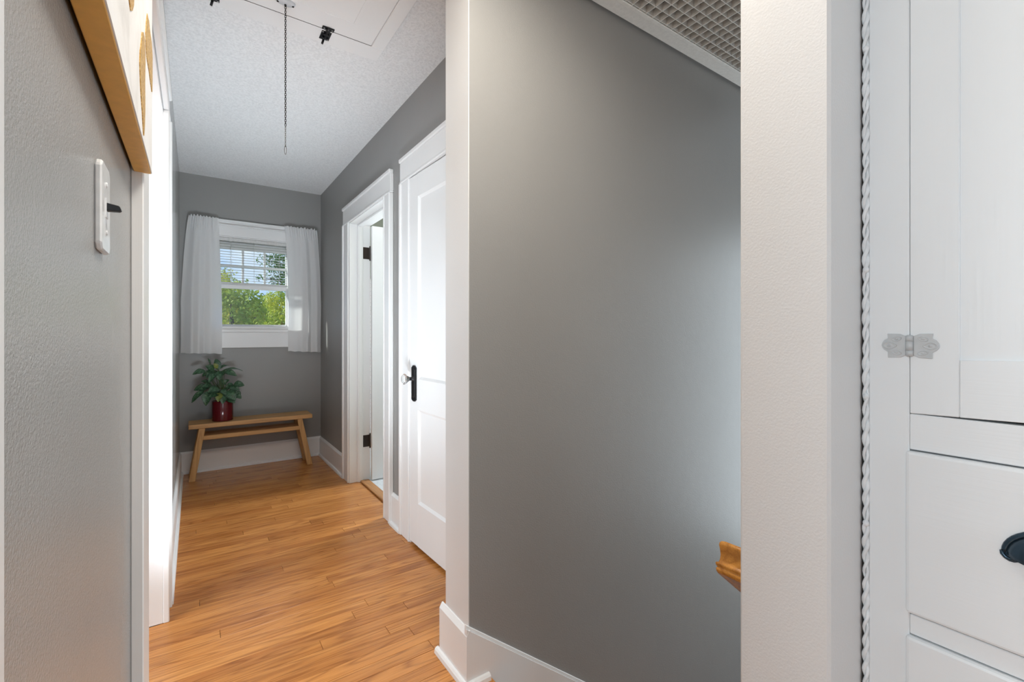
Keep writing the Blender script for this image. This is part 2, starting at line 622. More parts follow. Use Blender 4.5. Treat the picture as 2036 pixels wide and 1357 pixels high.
# the painted end of that wall, lighter than its stair side
w = MB().box(XH - 0.003, XH + 0.0, YS + 0.0, 1.463, 0, CE).build('wall_end', M['wallwhite'])
struct(w, 'narrow pale end of the stairwell wall facing the hall', 'wall')
w = MB()
w.box(XH, 3.8, 0.271, 0.401, -3.0, CE, 0.004)
struct(w.build('wall_pillar', M['wallwhite']), 'pale gray wall end between the stairwell and the white cabinet', 'wall')

w = MB()
w.box(3.7, 3.85, 0.27, 1.46, -3.0, CE)
struct(w.build('wall_stair_end', M['roomwall']), 'wall at the foot of the stairs', 'wall')
w = MB()
w.box(1.36, 1.5, -2.6, 0.28, 0, CE).box(-0.25, 1.5, -2.75, -2.6, 0, CE)
struct(w.build('wall_rear', M['roomwall']), 'walls of the hall behind the camera', 'wall')
w = MB()
w.box(-3.4, -3.25, -2.0, YB, 0, CE).box(-3.4, -0.25, -2.15, -2.0, 0, CE)
struct(w.build('wall_bedroom', M['roomwall']), 'walls of the room through the left doorways', 'wall')
w = MB()
w.box(2.7, 2.85, 1.46, YB, 0, CE).box(1.13, 2.7, 2.50, 2.60, 0, CE)
struct(w.build('wall_bathroom', M['bathwall']), 'olive painted wall inside the bathroom', 'wall')
w = MB().box(1.13, 2.7, 4.57, 4.598, 1.70, CE)
struct(w.build('wall_bathroom_back', M['bathwall']), 'olive paint above the bathroom tiles', 'wall')
w = MB().box(1.13, 2.7, 4.575, 4.598, 0, 1.70)
struct(w.build('wall_bathroom_tile', M['tile']), 'warm lit tile on the bathroom wall behind the door', 'wall')

GX0, GX1, GY0, GY1 = 1.10, 2.62, 0.52, 1.285   # opening of the grille in the stairwell ceiling
w = MB()
w.box(-3.4, 3.85, -2.75, GY0 + 0.02, CE, CE + 0.13).box(-3.4, 3.85, GY1 - 0.02, 4.75, CE, CE + 0.13)
w.box(-3.4, GX0 + 0.02, GY0 + 0.02, GY1 - 0.02, CE, CE + 0.13).box(GX1 - 0.02, 3.85, GY0 + 0.02, GY1 - 0.02, CE, CE + 0.13)
struct(w.build('ceiling', M['ceiling']), 'white popcorn textured ceiling over the hall', 'ceiling')
w = MB()
z1 = CE + 0.42
w.box(GX0 - 0.03, GX1 + 0.03, GY0 - 0.03, GY1 + 0.03, z1, z1 + 0.02)
w.box(GX0 - 0.03, GX0, GY0 - 0.03, GY1 + 0.03, CE + 0.13, z1).box(GX1, GX1 + 0.03, GY0 - 0.03, GY1 + 0.03, CE + 0.13, z1)
w.box(GX0, GX1, GY0 - 0.03, GY0, CE + 0.13, z1).box(GX0, GX1, GY1, GY1 + 0.03, CE + 0.13, z1)
struct(w.build('ceiling_shaft', M['duct']), 'dim shaft above the white egg crate grille', 'ceiling')

# ------------------------------------------------------------------ floor of oak strips, each its own plank
fl = MB()
fl.box(-3.4, XH + 0.0, -2.75, YB + 0.05, -0.20, -0.012).box(XH, 2.85, 1.31, YB + 0.05, -0.20, -0.012).box(XH, 1.5, -2.75, 0.28, -0.20, -0.012)
fl.box(XH, 0.795, 0.28, 1.31, -0.20, -0.012)
floor = struct(fl.build('floor', M['subfloor']), 'glossy oak strip floor of the hall', 'floor')
PW = 0.0573
known = {}
for x, y0 in ((0.60, 1.92), (0.52, 2.147), (0.728, 1.804), (0.684, 1.631), (0.08, 2.032), (0.416, 3.334), (0.577, 2.935), (0.069, 3.93), (0.215, 3.816)):
    known[round((y0 - 1.631) / PW)] = x
k0, k1 = math.ceil((0.30 - 1.631) / PW), math.floor((YB - 1.631) / PW)
for k in range(k0, k1 + 1):
    ya, yb = 1.631 + k * PW, min(1.631 + (k + 1) * PW, YB - 0.005)
    xa, xb = XL - 0.01, XR + 0.01
    ym = (ya + yb) / 2
    if 1.27 < ym < 2.26: xa = -0.9
    if ym < 1.33: xb = 0.811
    if ym < 0.30: xb = 0.90
    if 2.79 < ym < 3.58: xb = 1.06
    cuts = [xa]
    if k in known:
        x = known[k]
        cuts.append(x)
    else:
        x = xa + random.uniform(0.1, 1.1)
        cuts.append(x)
    x2 = x + random.uniform(0.8, 1.6)
    if x2 < xb - 0.2: cuts.append(x2)
    x3 = x - random.uniform(0.9, 1.6)
    if x3 > xa + 0.2: cuts.append(x3)
    cuts.append(xb)
    cuts.sort()
    for a, c in zip(cuts, cuts[1:]):
        if c - a < 0.03: continue
        MB().box(a + 0.0007, c - 0.0007, ya + 0.0006, yb - 0.0006, -0.012, random.uniform(-0.0004, 0.0), 0.0004).build('plank', M['oak'], floor, True)
# boards out of sight behind the camera and in the side room
o = MB().box(-3.3, XL - 0.0, -2.6, 1.2, -0.012, 0.0).box(XL, 1.36, -2.6, 0.20, -0.012, 0).box(-3.3, -0.9, 1.2, YB, -0.012, 0).box(-0.9, -0.25, 2.3, YB, -0.012, 0).build('plank', M['oak'], floor)
o['kind'] = 'stuff'
struct(B('floor_bathroom', M['bathfloor'], None, 1.115, 2.7, 2.60, 4.575, -0.012, 0.004), 'pale stone floor inside the bathroom', 'floor')
t = B('trim_threshold', M['oak_y'], None, 1.050, 1.118, 2.80, 3.565, 0.0, 0.013, 0.006, 2)
struct(t, 'orange oak threshold strip in the bathroom doorway', 'threshold')

# ------------------------------------------------------------------ baseboards
def board(bm, axis, f, s, a0, a1, top=0.18, shoe=True, cap=True):
    """baseboard standing on wall face f; s = +1/-1 side it stands out; along the other axis a0..a1"""
    prof = [(0, 0), (0, top), (0.004, top), (0.014, top - 0.016), (0.014, 0)]
    sh = [(0.014, 0), (0.014, 0.020), (0.021, 0.019), (0.027, 0.013), (0.029, 0.0)]
    for q in ([prof, sh] if shoe else [prof]):
        if axis == 'Y':
            bm.prism(q, a0, a1, lambda p, z, a: (f + s * p, a, z))
        else:
            bm.prism(q, a0, a1, lambda p, z, a: (a, f + s * p, z))
    return bm


bb = MB()
board(bb, 'Y', XR, -1, 3.735, YB - 0.001, 0.175)
board(bb, 'Y', XR, -1, 2.51, 2.665, 0.19)
struct(bb.build('baseboard_right', M['trim']), 'white baseboard along the right wall of the hall', 'baseboard')
bb = MB()
board(bb, 'X', YB, -1, XL, XR, 0.178)
struct(bb.build('baseboard_back', M['trim']), 'white baseboard along the end wall under the bench', 'baseboard')
bb = MB()
board(bb, 'Y', XL, 1, 2.397, YB - 0.001, 0.18)
board(bb, 'Y', XL, 1, 0.345, 1.146, 0.18)
struct(bb.build('baseboard_left', M['trim']), 'white baseboard along the left wall of the hall', 'baseboard')
# baseboard around the wall end, then the skirt going down the stairs
bb = MB()
prof = [(0.0, 0), (0.0, 0.182), (0.004, 0.182), (0.014, 0.165), (0.014, 0)]
bb.prism(prof, YS - 0.014, 1.463 + 0.022, lambda p, z, a: (XH - 0.003 - p, a, z))
sh = [(0.012, 0), (0.012, 0.020), (0.021, 0.019), (0.026, 0.013), (0.028, 0.0)]
bb.prism(sh, YS - 0.014 - 0.014, 1.463 + 0.036, lambda p, z, a: (XH - 0.003 - p, a, z))
bb.box(XH - 0.002, XH + 0.25, 1.4635, 1.480, 0, 0.165)
struct(bb.build('baseboard_end', M['trim']), 'bright white baseboard block around the stairwell wall end', 'baseboard')
SLOPE = 0.785
sk = MB()
z_at = lambda x: 0.188 - SLOPE * (x - 0.720)
sk.prism([(XH - 0.016, 0.165 - 0.36), (XH - 0.016, z_at(XH - 0.016)), (3.6, z_at(3.6)), (3.6, z_at(3.6) - 0.36)], YS - 0.013, YS + 0.002, lambda p, z, a: (p, a, z))
sk.prism([(XH - 0.016, z_at(XH - 0.016)), (XH - 0.016, z_at(XH - 0.016) + 0.012), (3.6, z_at(3.6) + 0.012), (3.6, z_at(3.6))], YS - 0.007, YS + 0.002, lambda p, z, a: (p, a, z), 0.001)
sk.prism([(0.0, 0), (0.0, 0.020), (0.008, 0.019), (0.014, 0.013), (0.016, 0.0)], XH - 0.017 + 0.0, 0.803, lambda p, z, a: (a, YS - 0.013 - p, z))
struct(sk.build('baseboard_stair', M['trim']), 'sloping white skirt board following the stairs down', 'baseboard')

# staircase below
st = thing('staircase', (0.811, 0.85, 0), 'oak staircase going down beside the gray wall', 'staircase', kind='structure')
for k in range(9):
    xa = 0.795 + k * 0.243
    zt = -0.19 * (k + 1)
    B('riser', M['trim'], st, xa, xa + 0.015, 0.405, 1.285, zt, zt + 0.165, 0)
    B('tread', M['oak_y'], st, xa - 0.005, xa + 0.262, 0.405, 1.285, zt - 0.025, zt, 0.006)

# ------------------------------------------------------------------ door and window casings
def casing_board(name, parent, axis, f, s, a0, a1, z0, z1, band, mat='trim', th=0.020, bw=0.024):
    """flat board on wall face f, standing out along s, with a raised back band on one edge.
    axis 'Y': the wall runs along Y (f is X).  band: 'a0','a1','top' = edge that carries the band"""
    m = MB()
    def bx(p0, p1, q0, q1, zz0, zz1, bev=0.002):
        x0, x1 = f + s * p0, f + s * p1
        if axis == 'Y': m.box(x0, x1, q0, q1, zz0, zz1, bev)
        else: m.box(q0, q1, x0, x1, zz0, zz1, bev)
    if band == 'a0':
        bx(0, th + 0.009, a0, a0 + bw, z0, z1, 0.004); bx(0, th, a0 + bw, a1 - 0.012, z0, z1); bx(0, th + 0.004, a1 - 0.012, a1, z0, z1, 0.003)
    elif band == 'a1':
        bx(0, th + 0.009, a1 - bw, a1, z0, z1, 0.004); bx(0, th, a0 + 0.012, a1 - bw, z0, z1); bx(0, th + 0.004, a0, a0 + 0.012, z0, z1, 0.003)
    elif band == 'top':
        bx(0, th + 0.009, a0, a1, z1 - bw, z1, 0.004); bx(0, th, a0, a1, z0 + 0.012, z1 - bw); bx(0, th + 0.004, a0, a1, z0, z0 + 0.012, 0.003)
    else:
        bx(0, th, a0, a1, z0, z1)
    return m.build(name, M[mat], parent)


# left doorway (room beyond)
tr = thing('trim_1', (XL, 1.76, 0), 'white casing and jambs of the open doorway at the left', 'doorway', kind='structure')
casing_board('casing', tr, 'Y', XL, 1, 1.146, 1.275, 0, 2.136, None, th=0.020)
casing_board('casing', tr, 'Y', XL, 1, 2.258, 2.39, 0, 2.031, 'a1', th=0.016, bw=0.02)
casing_board('head_casing', tr, 'Y', XL, 1, 1.275, 2.39, 2.031, 2.140, 'top', th=0.016, bw=0.02)
B('jamb', M['trim'], tr, -0.262, -0.1015, 2.262, 2.285, 0, 2.031, 0.002)
B('jamb', M['trim'], tr, -0.262, -0.1015, 1.245, 1.266, 0, 2.031, 0.002)
B('head_jamb', M['trim'], tr, -0.262, -0.1015, 1.266, 2.262, 2.016, 2.029, 0.002)
# doorway beside the camera
tr = thing('trim_2', (XL, -0.26, 0), 'pale casing at the left edge, beside the near end of the gray wall', 'doorway', kind='structure')
casing_board('casing', tr, 'Y', XL, 1, 0.222, 0.342, 0, 2.14, None, th=0.022)
casing_board('casing', tr, 'Y', XL, 1, -0.862, -0.742, 0, 2.14, None, th=0.022)
casing_board('head_casing', tr, 'Y', XL, 1, -0.742, 0.222, 2.03, 2.14, None, th=0.022)

# bathroom doorway and door
d2 = thing('door_2', (1.06, 3.18, 0), 'bathroom doorway, its white door standing open into the bathroom', 'door', kind='structure')
casing_board('casing', d2, 'Y', XR, -1, 3.590, 3.735, 0, 2.0, 'a1')
casing_board('casing', d2, 'Y', XR, -1, 2.664, 2.785, 0, 2.0, 'a0')
casing_board('head_casing', d2, 'Y', XR, -1, 2.664, 3.735, 2.0, 2.140, 'top')
B('jamb', M['trim'], d2, 0.972, 1.132, 3.574, 3.600, 0, 2.0, 0.002)
B('jamb', M['trim'], d2, 0.972, 1.132, 2.770, 2.795, 0, 2.0, 0.002)
B('head_jamb', M['trim'], d2, 0.972, 1.132, 2.795, 3.574, 1.992, 2.012, 0.002)
s_ = MB().box(1.030, 1.073, 3.560, 3.575, 0, 1.992, 0.003).box(1.030, 1.073, 2.794, 2.808, 0, 1.992, 0.003).box(1.030, 1.073, 2.808, 3.56, 1.978, 1.993, 0.003)
s_.box(1.040, 1.064, 3.556, 3.562, 0, 1.975, 0.002)
s_.build('door_stop', M['trim'], d2)
lf = MB().box(1.129, 1.885, 3.520, 3.555, 0.014, 1.985, 0.002)
leaf = lf.build('leaf', M['doorpaint'], d2)
for z in (0.31, 1.777):
    h = MB().box(1.076, 1.124, 3.5725, 3.5755, z - 0.046, z + 0.046, 0.0008)
    h.tube([(1.129, 3.566, z - 0.048), (1.129, 3.566, z + 0.048)], 0.0065, 8)
    for dz in (-0.052, 0.052):
        h.lathe([(0.002, -0.006), (0.006, -0.004), (0.0065, 0.0), (0.006, 0.004), (0.002, 0.006)], lambda c, s, r, q, z=z, dz=dz: (1.129 + r * c, 3.566 + r * s, z + dz + q), 8)
    h.build('hinge', M['bronze'], d2)
m_ = MB().lathe([(0.004, 0), (0.028, 0.004), (0.028, 0.008), (0.012, 0.012), (0.012, 0.03), (0.026, 0.04), (0.028, 0.055), (0.015, 0.065)], lambda c, s, r, h: (1.82 + r * c, 3.52 - h, 0.91 + r * s), 14)
m_.build('knob', M['crystal'], leaf)

# closet door, its latch side a little proud so that it does not close flush
d1 = thing('door_1', (XR, 2.0, 0), 'closed white two-panel door with crystal knob, nearest on the right wall', 'door', kind='structure')
casing_board('casing', d1, 'Y', XR, -1, 2.376, 2.510, 0, 2.0, 'a1')
casing_board('casing', d1, 'Y', XR, -1, 1.486, 1.61, 0, 2.0, None)
casing_board('head_casing', d1, 'Y', XR, -1, 1.486, 2.510, 2.0, 2.142, 'top')
B('jamb', M['trim'], d1, 0.970, 1.132, 2.370, 2.40, 0, 2.0, 0.001)
B('head_jamb', M['trim'], d1, 0.985, 1.132, 1.62, 2.37, 1.998, 2.02, 0.001)
HY, LY = 1.625, 2.366          # hinge and latch edge
XA, XB = 0.992, 0.9655        # face X at hinge edge / latch edge
ang = math.atan2(XA - XB, LY - HY)


def dtf(co):
    # local: x = depth behind the face, y = distance from the latch edge towards the hinge, z
    ux, uy = math.sin(ang), -math.cos(ang)          # along the door from latch to hinge
    nx, ny = math.cos(ang), math.sin(ang)           # into the closet
    zz = co[2] - (0.004 * co[1])
    return Vector((XB + ux * co[1] + nx * co[0], LY + uy * co[1] + ny * co[0], zz))


WD = LY - HY
dm = MB()
zb, zt = 0.018, 1.995
pan = [(0.104, WD - 0.104, 0.245, 0.742), (0.104, WD - 0.104, 0.905, 1.875)]
dm.box(0, 0.035, 0, 0.104, zb, zt, 0.0015, 1, dtf)
dm.box(0, 0.035, WD - 0.104, WD, zb, zt, 0.0015, 1, dtf)
for z0, z1 in ((zb, 0.245), (0.742, 0.905), (1.875, zt)):
    dm.box(0.0, 0.035, 0.1035, WD - 0.1035, z0, z1, 0.0, 1, dtf)
leaf = dm.build('leaf', M['doorpaint'], d1)
for a, c, z0, z1 in pan:
    pm = MB()
    t_ = bmesh.new()
    e = 0.013
    vs = [(0, a, z0), (0, c, z0), (0, c, z1), (0, a, z1), (0.010, a + e, z0 + e), (0.010, c - e, z0 + e), (0.010, c - e, z1 - e), (0.010, a + e, z1 - e)]
    vv = [t_.verts.new(q) for q in vs]
    for f in ((0, 1, 5, 4), (1, 2, 6, 5), (2, 3, 7, 6), (3, 0, 4, 7), (4, 5, 6, 7)):
        t_.faces.new([vv[i] for i in f])
    pm.merge(t_, dtf)
    pm.box(0.0105, 0.03, a, c, z0, z1, 0, 1, dtf)
    pm.build('panel', M['doorpaint'], leaf, recalc=False)
# back plate, keyhole and crystal knob
yk = 0.062
pl = MB()
pl.prism([(yk - 0.028, 0.792), (yk - 0.011, 0.783), (yk + 0.011, 0.783), (yk + 0.028, 0.792), (yk + 0.028, 0.964), (yk + 0.011, 0.976), (yk - 0.011, 0.976), (yk - 0.028, 0.964)], -0.006, 0.0, lambda p, z, a: dtf((a, p, z)), 0.001)
pl.prism([(yk - 0.019, 0.806), (yk + 0.019, 0.806), (yk + 0.019, 0.955), (yk - 0.019, 0.955)], -0.010, -0.004, lambda p, z, a: dtf((a, p, z)), 0.002)
pl.lathe([(0.016, -0.008), (0.016, -0.012), (0.012, -0.015), (0.009, -0.020), (0.010, -0.030), (0.013, -0.034)], lambda c, s, r, h: dtf((h, yk + r * c, 0.905 + r * s)), 14)
plate = pl.build('backplate', M['black'], leaf)
plate['label'] = 'black metal backplate'
kn = MB()
kn.lathe([(0.012, -0.033), (0.016, -0.038), (0.013, -0.041), (0.024, -0.048), (0.029, -0.056), (0.028, -0.064), (0.020, -0.070), (0.010, -0.072)], lambda c, s, r, h: dtf((h, yk + r * c, 0.905 + r * s)), 8, False)
kn = kn.build('knob', M['crystal'], leaf)
kn['label'] = 'faceted clear crystal knob'
# closet interior, dark behind the door
w = MB().box(1.13, 1.75, 1.46, 1.47, 0, CE).box(1.74, 1.75, 1.47, 2.5, 0, CE)
struct(w.build('wall_closet', M['roomwall']), 'inside of the closet behind the closed door', 'wall')

# ------------------------------------------------------------------ window at the end of the hall
wn = thing('window_1', ((WX0 + WX1) / 2, YB, WZ0), 'white double-hung window at the end of the hall', 'window', kind='structure')
casing_board('casing', wn, 'X', YB, -1, 0.030, WX0 + 0.012, 1.165, 1.985, None)
casing_board('casing', wn, 'X', YB, -1, WX1 - 0.012, 0.835, 1.165, 1.985, None)
m_ = MB().box(0.030, 0.835, YB - 0.020, YB, 1.985, 2.110, 0.002).box(0.020, 0.845, YB - 0.030, YB, 2.104, 2.122, 0.003)
m_.build('head_casing', M['trim'], wn)
m_ = MB().box(0.025, 0.84, YB - 0.045, YB + 0.03, 1.190, 1.213, 0.005).box(0.03, 0.835, YB - 0.03, YB, 1.160, 1.19, 0.004)
m_.build('sill', M['trim'], wn)
B('apron', M['trim'], wn, 0.035, 0.830, YB - 0.018, YB, 1.028, 1.160, 0.002)
m_ = MB().box(WX0, WX0 + 0.012, YB, 4.75, WZ0, WZ1).box(WX1 - 0.012, WX1, YB, 4.75, WZ0, WZ1).box(WX0, WX1, YB, 4.75, WZ1 - 0.012, WZ1).box(WX0, WX1, YB + 0.02, 4.78, WZ0, WZ0 + 0.018)
m_.build('jamb', M['trim'], wn)


def sash(y, z0, z1, rail_b, rail_t, gl_x0, gl_x1, cols, rows, name):
    s = MB()
    x0, x1 = WX0 + 0.012, WX1 - 0.012
    th = 0.032
    s.box(x0, gl_x0, y, y + th, z0, z1, 0.002).box(gl_x1, x1, y, y + th, z0, z1, 0.002)
    s.box(gl_x0, gl_x1, y, y + th, z0, z0 + rail_b, 0.002).box(gl_x0, gl_x1, y, y + th, z1 - rail_t, z1, 0.002)
    so = s.build('sash', M['trim'], wn)
    a0, a1, b0, b1 = gl_x0, gl_x1, z0 + rail_b, z1 - rail_t
    mw = 0.018
    for c in range(1, cols):
        xc = a0 + (a1 - a0) * c / cols
        B('muntin', M['trim'], so, xc - mw / 2, xc + mw / 2, y + 0.004, y + th - 0.004, b0, b1, 0.003)
    for r in range(1, rows):
        zc = b0 + (b1 - b0) * r / rows
        B('muntin', M['trim'], so, a0, a1, y + 0.0045, y + th - 0.0045, zc - mw / 2, zc + mw / 2, 0.003)
    for c in range(cols):
        for r in range(rows):
            B('pane', M['glass'], so, a0 + (a1 - a0) * c / cols + 0.004 * (c > 0), a0 + (a1 - a0) * (c + 1) / cols - 0.004 * (c < cols - 1), y + th / 2 - 0.0015, y + th / 2 + 0.0015,
              b0 + (b1 - b0) * r / rows + 0.004 * (r > 0), b0 + (b1 - b0) * (r + 1) / rows - 0.004 * (r < rows - 1))
    return so


sash(4.640, 1.212, 1.578, 0.018, 0.036, 0.177, 0.690, 1, 1, 'lower')
sash(4.675, 1.545, 1.978, 0.055, 0.088, 0.180, 0.694, 3, 2, 'upper')

# venetian blind pulled half down
bl = thing('venetian_blind', (0.43, 4.618, 1.57), 'white slatted venetian blind lowered over the upper half of the window', 'blind')
m_ = MB().box(0.165, 0.700, 4.604, 4.634, 1.948, 1.977, 0.003)
hr = m_.build('headrail', M['blind'], bl)
for x in (0.255, 0.60):
    B('bracket', M['blind'], hr, x - 0.012, x + 0.012, 4.602, 4.606, 1.945, 1.978, 0.001)
for k in range(15):
    z = 1.922 - k * 0.0222
    s = MB()
    ys = [4.607, 4.613, 4.619, 4.625, 4.631]
    zs = [0.0, 0.0015, 0.002, 0.0015, 0.0]
    top = [(y, z + q + 0.0004) for y, q in zip(ys, zs)]
    bot = [(y, z + q - 0.0004) for y, q in zip(ys, zs)][::-1]
    s.prism(bot[::-1] + top[::-1], 0.168, 0.697, lambda p, q, a: (a, p, q))
    s.build('slat', M['blind'], bl)
B('bottom_rail', M['blind'], bl, 0.166, 0.699, 4.606, 4.632, 1.577, 1.590, 0.003)
for x in (0.254, 0.432, 0.632):
    for y in (4.6045, 4.6345):
        MB().tube([(x, y, 1.59), (x, y, 1.95)], 0.0008, 5).build('ladder_cord', M['cord'], bl)
MB().tube([(0.262, 4.6, 1.575), (0.263, 4.598, 1.60), (0.262, 4.600, 1.95)], 0.0012, 5).build('lift_cord', M['cord'], bl)

# curtains on a white rod
def curtain(name, x0t, x1t, x0b, x1b, ztop, zbot0, zbot1, label, seed, inner_right):
    rnd = random.Random(seed)
    NU, NV = 110, 46
    m = bmesh.new()
    grid = []
    ph = [rnd.uniform(0, 6.28) for _ in range(5)]
    for j in range(NV + 1):
        v = j / NV
        row = []
        for i in range(NU + 1):
            u = i / NU
            zbt = zbot0 + (zbot1 - zbot0) * u
            z = ztop + (zbt - ztop) * v
            e = min(1.0, v * 1.6) ** 0.7
            xl = x0t + (x0b - x0t) * e
            xr = x1t + (x1b - x1t) * e
            side = (1 - u) if not inner_right else u      # 1 at the outer, gathered side
            side = 1 - u if inner_right else u
            # gather: denser folds at the outer side
            g = u
            amp = 0.005 + 0.013 * side
            w1 = math.sin(g * 15 + ph[0] + 1.3 * math.sin(u * 6 + ph[1]) + 0.5 * v)
            fold = (w1 + 0.35 * w1 * abs(w1)) * amp * (0.45 + 0.65 * v)
            fold += math.sin(g * 7.0 + ph[2] + 0.8 * v) * 0.010 * (0.2 + v) + math.sin(g * 31 + ph[3]) * 0.0025 * (1 - v)
            if v < 0.10:
                q_ = 1 - v / 0.10
                fold += (math.sin(g * 88 + ph[3]) * 0.007 * (0.25 + side) + math.sin(g * 47 + ph[4]) * 0.004) * (0.35 + q_)
            x = xl + (xr - xl) * u + 0.003 * math.sin(v * 5 + ph[4])
            y = 4.530 + fold - 0.012 * v
            if j == 0: z += 0.007 * (0.3 + side) * math.sin(g * 60 + ph[1])
            if abs(v - 0.045) < 0.014: y = 4.528 + 0.45 * fold
            if v > 0.965: y -= 0.003
            if j == NV: z += 0.002 * math.sin(u * 25)
            row.append(m.verts.new((x, y, z)))
        grid.append(row)
    for j in range(NV):
        for i in range(NU):
            f = m.faces.new([grid[j][i], grid[j][i + 1], grid[j + 1][i + 1], grid[j + 1][i]])
            f.smooth = True
    b = MB()
    b.bm.free()
    b.bm = m
    o = b.build(name, M['cloth'], None, True)
    return tag(o, label, 'curtain')


cl = curtain('curtain', -0.036, 0.166, -0.094, 0.186, 2.118, 0.992, 0.980, 'white gathered curtain at the left side of the window, above the plant', 3, True)
cr_ = curtain('curtain', 0.662, 0.934, 0.694, 0.975, 2.120, 0.992, 0.976, 'white gathered curtain at the right side of the window, by the corner', 9, False)
rod = thing('curtain_rod', (0.45, 4.545, 2.07), 'thin white curtain rod carrying both curtains across the window head', 'rod')
MB().tube([(-0.034, 4.59, 2.066), (-0.034, 4.552, 2.066), (-0.026, 4.545, 2.066), (0.924, 4.545, 2.066), (0.932, 4.552, 2.066), (0.932, 4.59, 2.066)], 0.004, 8).build('tube', M['trim'], rod)
for x in (-0.034, 0.932):
    B('bracket', M['trim'], rod, x - 0.010, x + 0.010, 4.588, 4.5995, 2.04, 2.09, 0.002)

# ------------------------------------------------------------------ bench and plant
bn = thing('bench', (0.404, 4.41, 0), 'low narrow light wood bench with splayed legs under the window', 'bench')
s = MB()
s.box(-0.040, 0.850, 4.290, 4.520, 0.408, 0.443, 0.004, 2)
s.build('seat', M['bench'], bn)
for sx in (-1, 1):
    for (y0, y1, dy) in ((4.300, 4.340, 0.0), (4.470, 4.510, 0.012)):
        l = MB()
        xb = -0.018 if sx < 0 else 0.832
        xt = 0.048 if sx < 0 else 0.750
        hw = 0.0215
        vs = []
        for z, xc, d in ((0.0, xb, dy), (0.408, xt, 0.0)):
            for (ax, ay) in ((-hw, y0), (hw, y0), (hw, y1), (-hw, y1)):
                vs.append((xc + ax, ay + d, z))
        l.add(vs, [(3, 2, 1, 0), (4, 5, 6, 7), (0, 1, 5, 4), (1, 2, 6, 5), (2, 3, 7, 6), (3, 0, 4, 7)])
        bmesh.ops.bevel(l.bm, geom=list(l.bm.edges), offset=0.0025, segments=1, affect='EDGES')
        l.build('leg', M['bench_leg'], bn)
B('stretcher', M['bench'], bn, 0.055, 0.747, 4.303, 4.335, 0.314, 0.347, 0.002)
B('stretcher', M['bench'], bn, 0.055, 0.747, 4.470, 4.502, 0.314, 0.347, 0.002)
B('shelf_slat', M['bench'], bn, 0.060, 0.742, 4.335, 4.470, 0.326, 0.345, 0.001)

PX, PY = 0.187, 4.395
pp = thing('potted_plant', (PX, PY, 0.443), 'leafy variegated green plant in a glossy dark red pot on the bench', 'plant')
pt = MB()
pt.lathe([(0.062, 0.443), (0.0735, 0.445), (0.0745, 0.449), (0.0745, 0.600), (0.073, 0.604), (0.068, 0.604), (0.067, 0.590)], lambda c, s, r, h: (PX + r * c, PY + r * s, h), 40)
po = pt.build('pot', M['pot'], pp)
MB().lathe([(0.0665, 0.575), (0.0665, 0.588), (0.03, 0.593), (0.003, 0.594)], lambda c, s, r, h: (PX + r * c, PY + r * s, h), 24).build('soil', M['soil'], pp)
YAW = math.atan(631.0 / 906.0)


def at(u, v, Y):
    x = (u - 1018.0) / 906.0
    dx, dy, dz = x * math.cos(YAW) + math.sin(YAW), math.cos(YAW) - x * math.sin(YAW), (666.0 - v) / 906.0
    k = Y / dy
    return Vector((k * dx, Y, CAMZ + k * dz))


LEAVES = [  # base x, y, tip x, y, width (sketch units), depth of base, depth of tip, colour
    (580, 330, 530, 120, 95, 0, .02, 0), (560, 300, 500, 205, 60, -.01, -.02, 1), (590, 310, 765, 245, 55, 0, .03, 0), (640, 350, 1020, 335, 46, .02, .05, 0),
    (690, 360, 915, 430, 95, 0, -.03, 0), (500, 340, 350, 250, 100, -.01, -.03, 0), (440, 240, 390, 115, 26, .03, .05, 0), (350, 350, 115, 405, 88, 0, -.02, 0),
    (400, 390, 285, 440, 64, .02, .03, 0), (540, 370, 405, 560, 95, -.02, -.07, 0), (580, 350, 600, 510, 105, -.02, -.06, 0), (500, 330, 360, 470, 90, 0, -.03, 0),
    (430, 560, 270, 530, 60, .03, .04, 0), (470, 610, 280, 640, 95, 0, -.02, 0), (410, 640, 140, 690, 120, 0, .0, 0), (330, 690, 95, 920, 78, -.02, -.02, 0),
    (390, 710, 355, 970, 125, -.04, -.06, 0), (600, 670, 390, 730, 125, -.05, -.09, 0), (590, 740, 410, 820, 112, -.05, -.08, 0), (610, 740, 575, 900, 92, -.06, -.09, 1),
    (690, 740, 655, 935, 122, -.05, -.09, 0), (725, 710, 890, 870, 150, -.05, -.10, 0), (740, 830, 880, 920, 105, -.05, -.08, 0), (640, 680, 720, 770, 84, -.05, -.08, 0),
    (850, 600, 1050, 600, 112, 0, -.01, 0), (690, 560, 780, 500, 52, .02, .03, 0), (720, 590, 640, 500, 75, .02, .02, 0), (760, 640, 830, 560, 74, 0, 0, 0),
    (830, 650, 965, 690, 74, -.02, -.04, 0), (840, 710, 930, 750, 64, -.03, -.05, 0), (880, 770, 995, 840, 84, -.02, -.03, 0), (890, 720, 985, 790, 74, 0, 0, 0),
    (740, 680, 745, 600, 72, -.01, -.02, 0), (800, 620, 860, 690, 84, -.02, -.05, 0), (460, 690, 250, 590, 84, .03, .05, 0), (660, 620, 600, 480, 60, .04, .05, 0),
    (540, 430, 480, 330, 80, .02, .02, 0), (640, 430, 700, 330, 70, .03, .04, 0), (700, 640, 900, 640, 84, .03, .04, 0), (640, 730, 520, 870, 90, -.03, -.06, 0),
    (760, 760, 830, 880, 90, -.03, -.05, 0), (420, 420, 360, 330, 64, .03, .05, 0)]
S = lambda x, y, d: at(370 + x / 9.046, 700 + y / 9.046, 4.395 + d)
stems = MB()
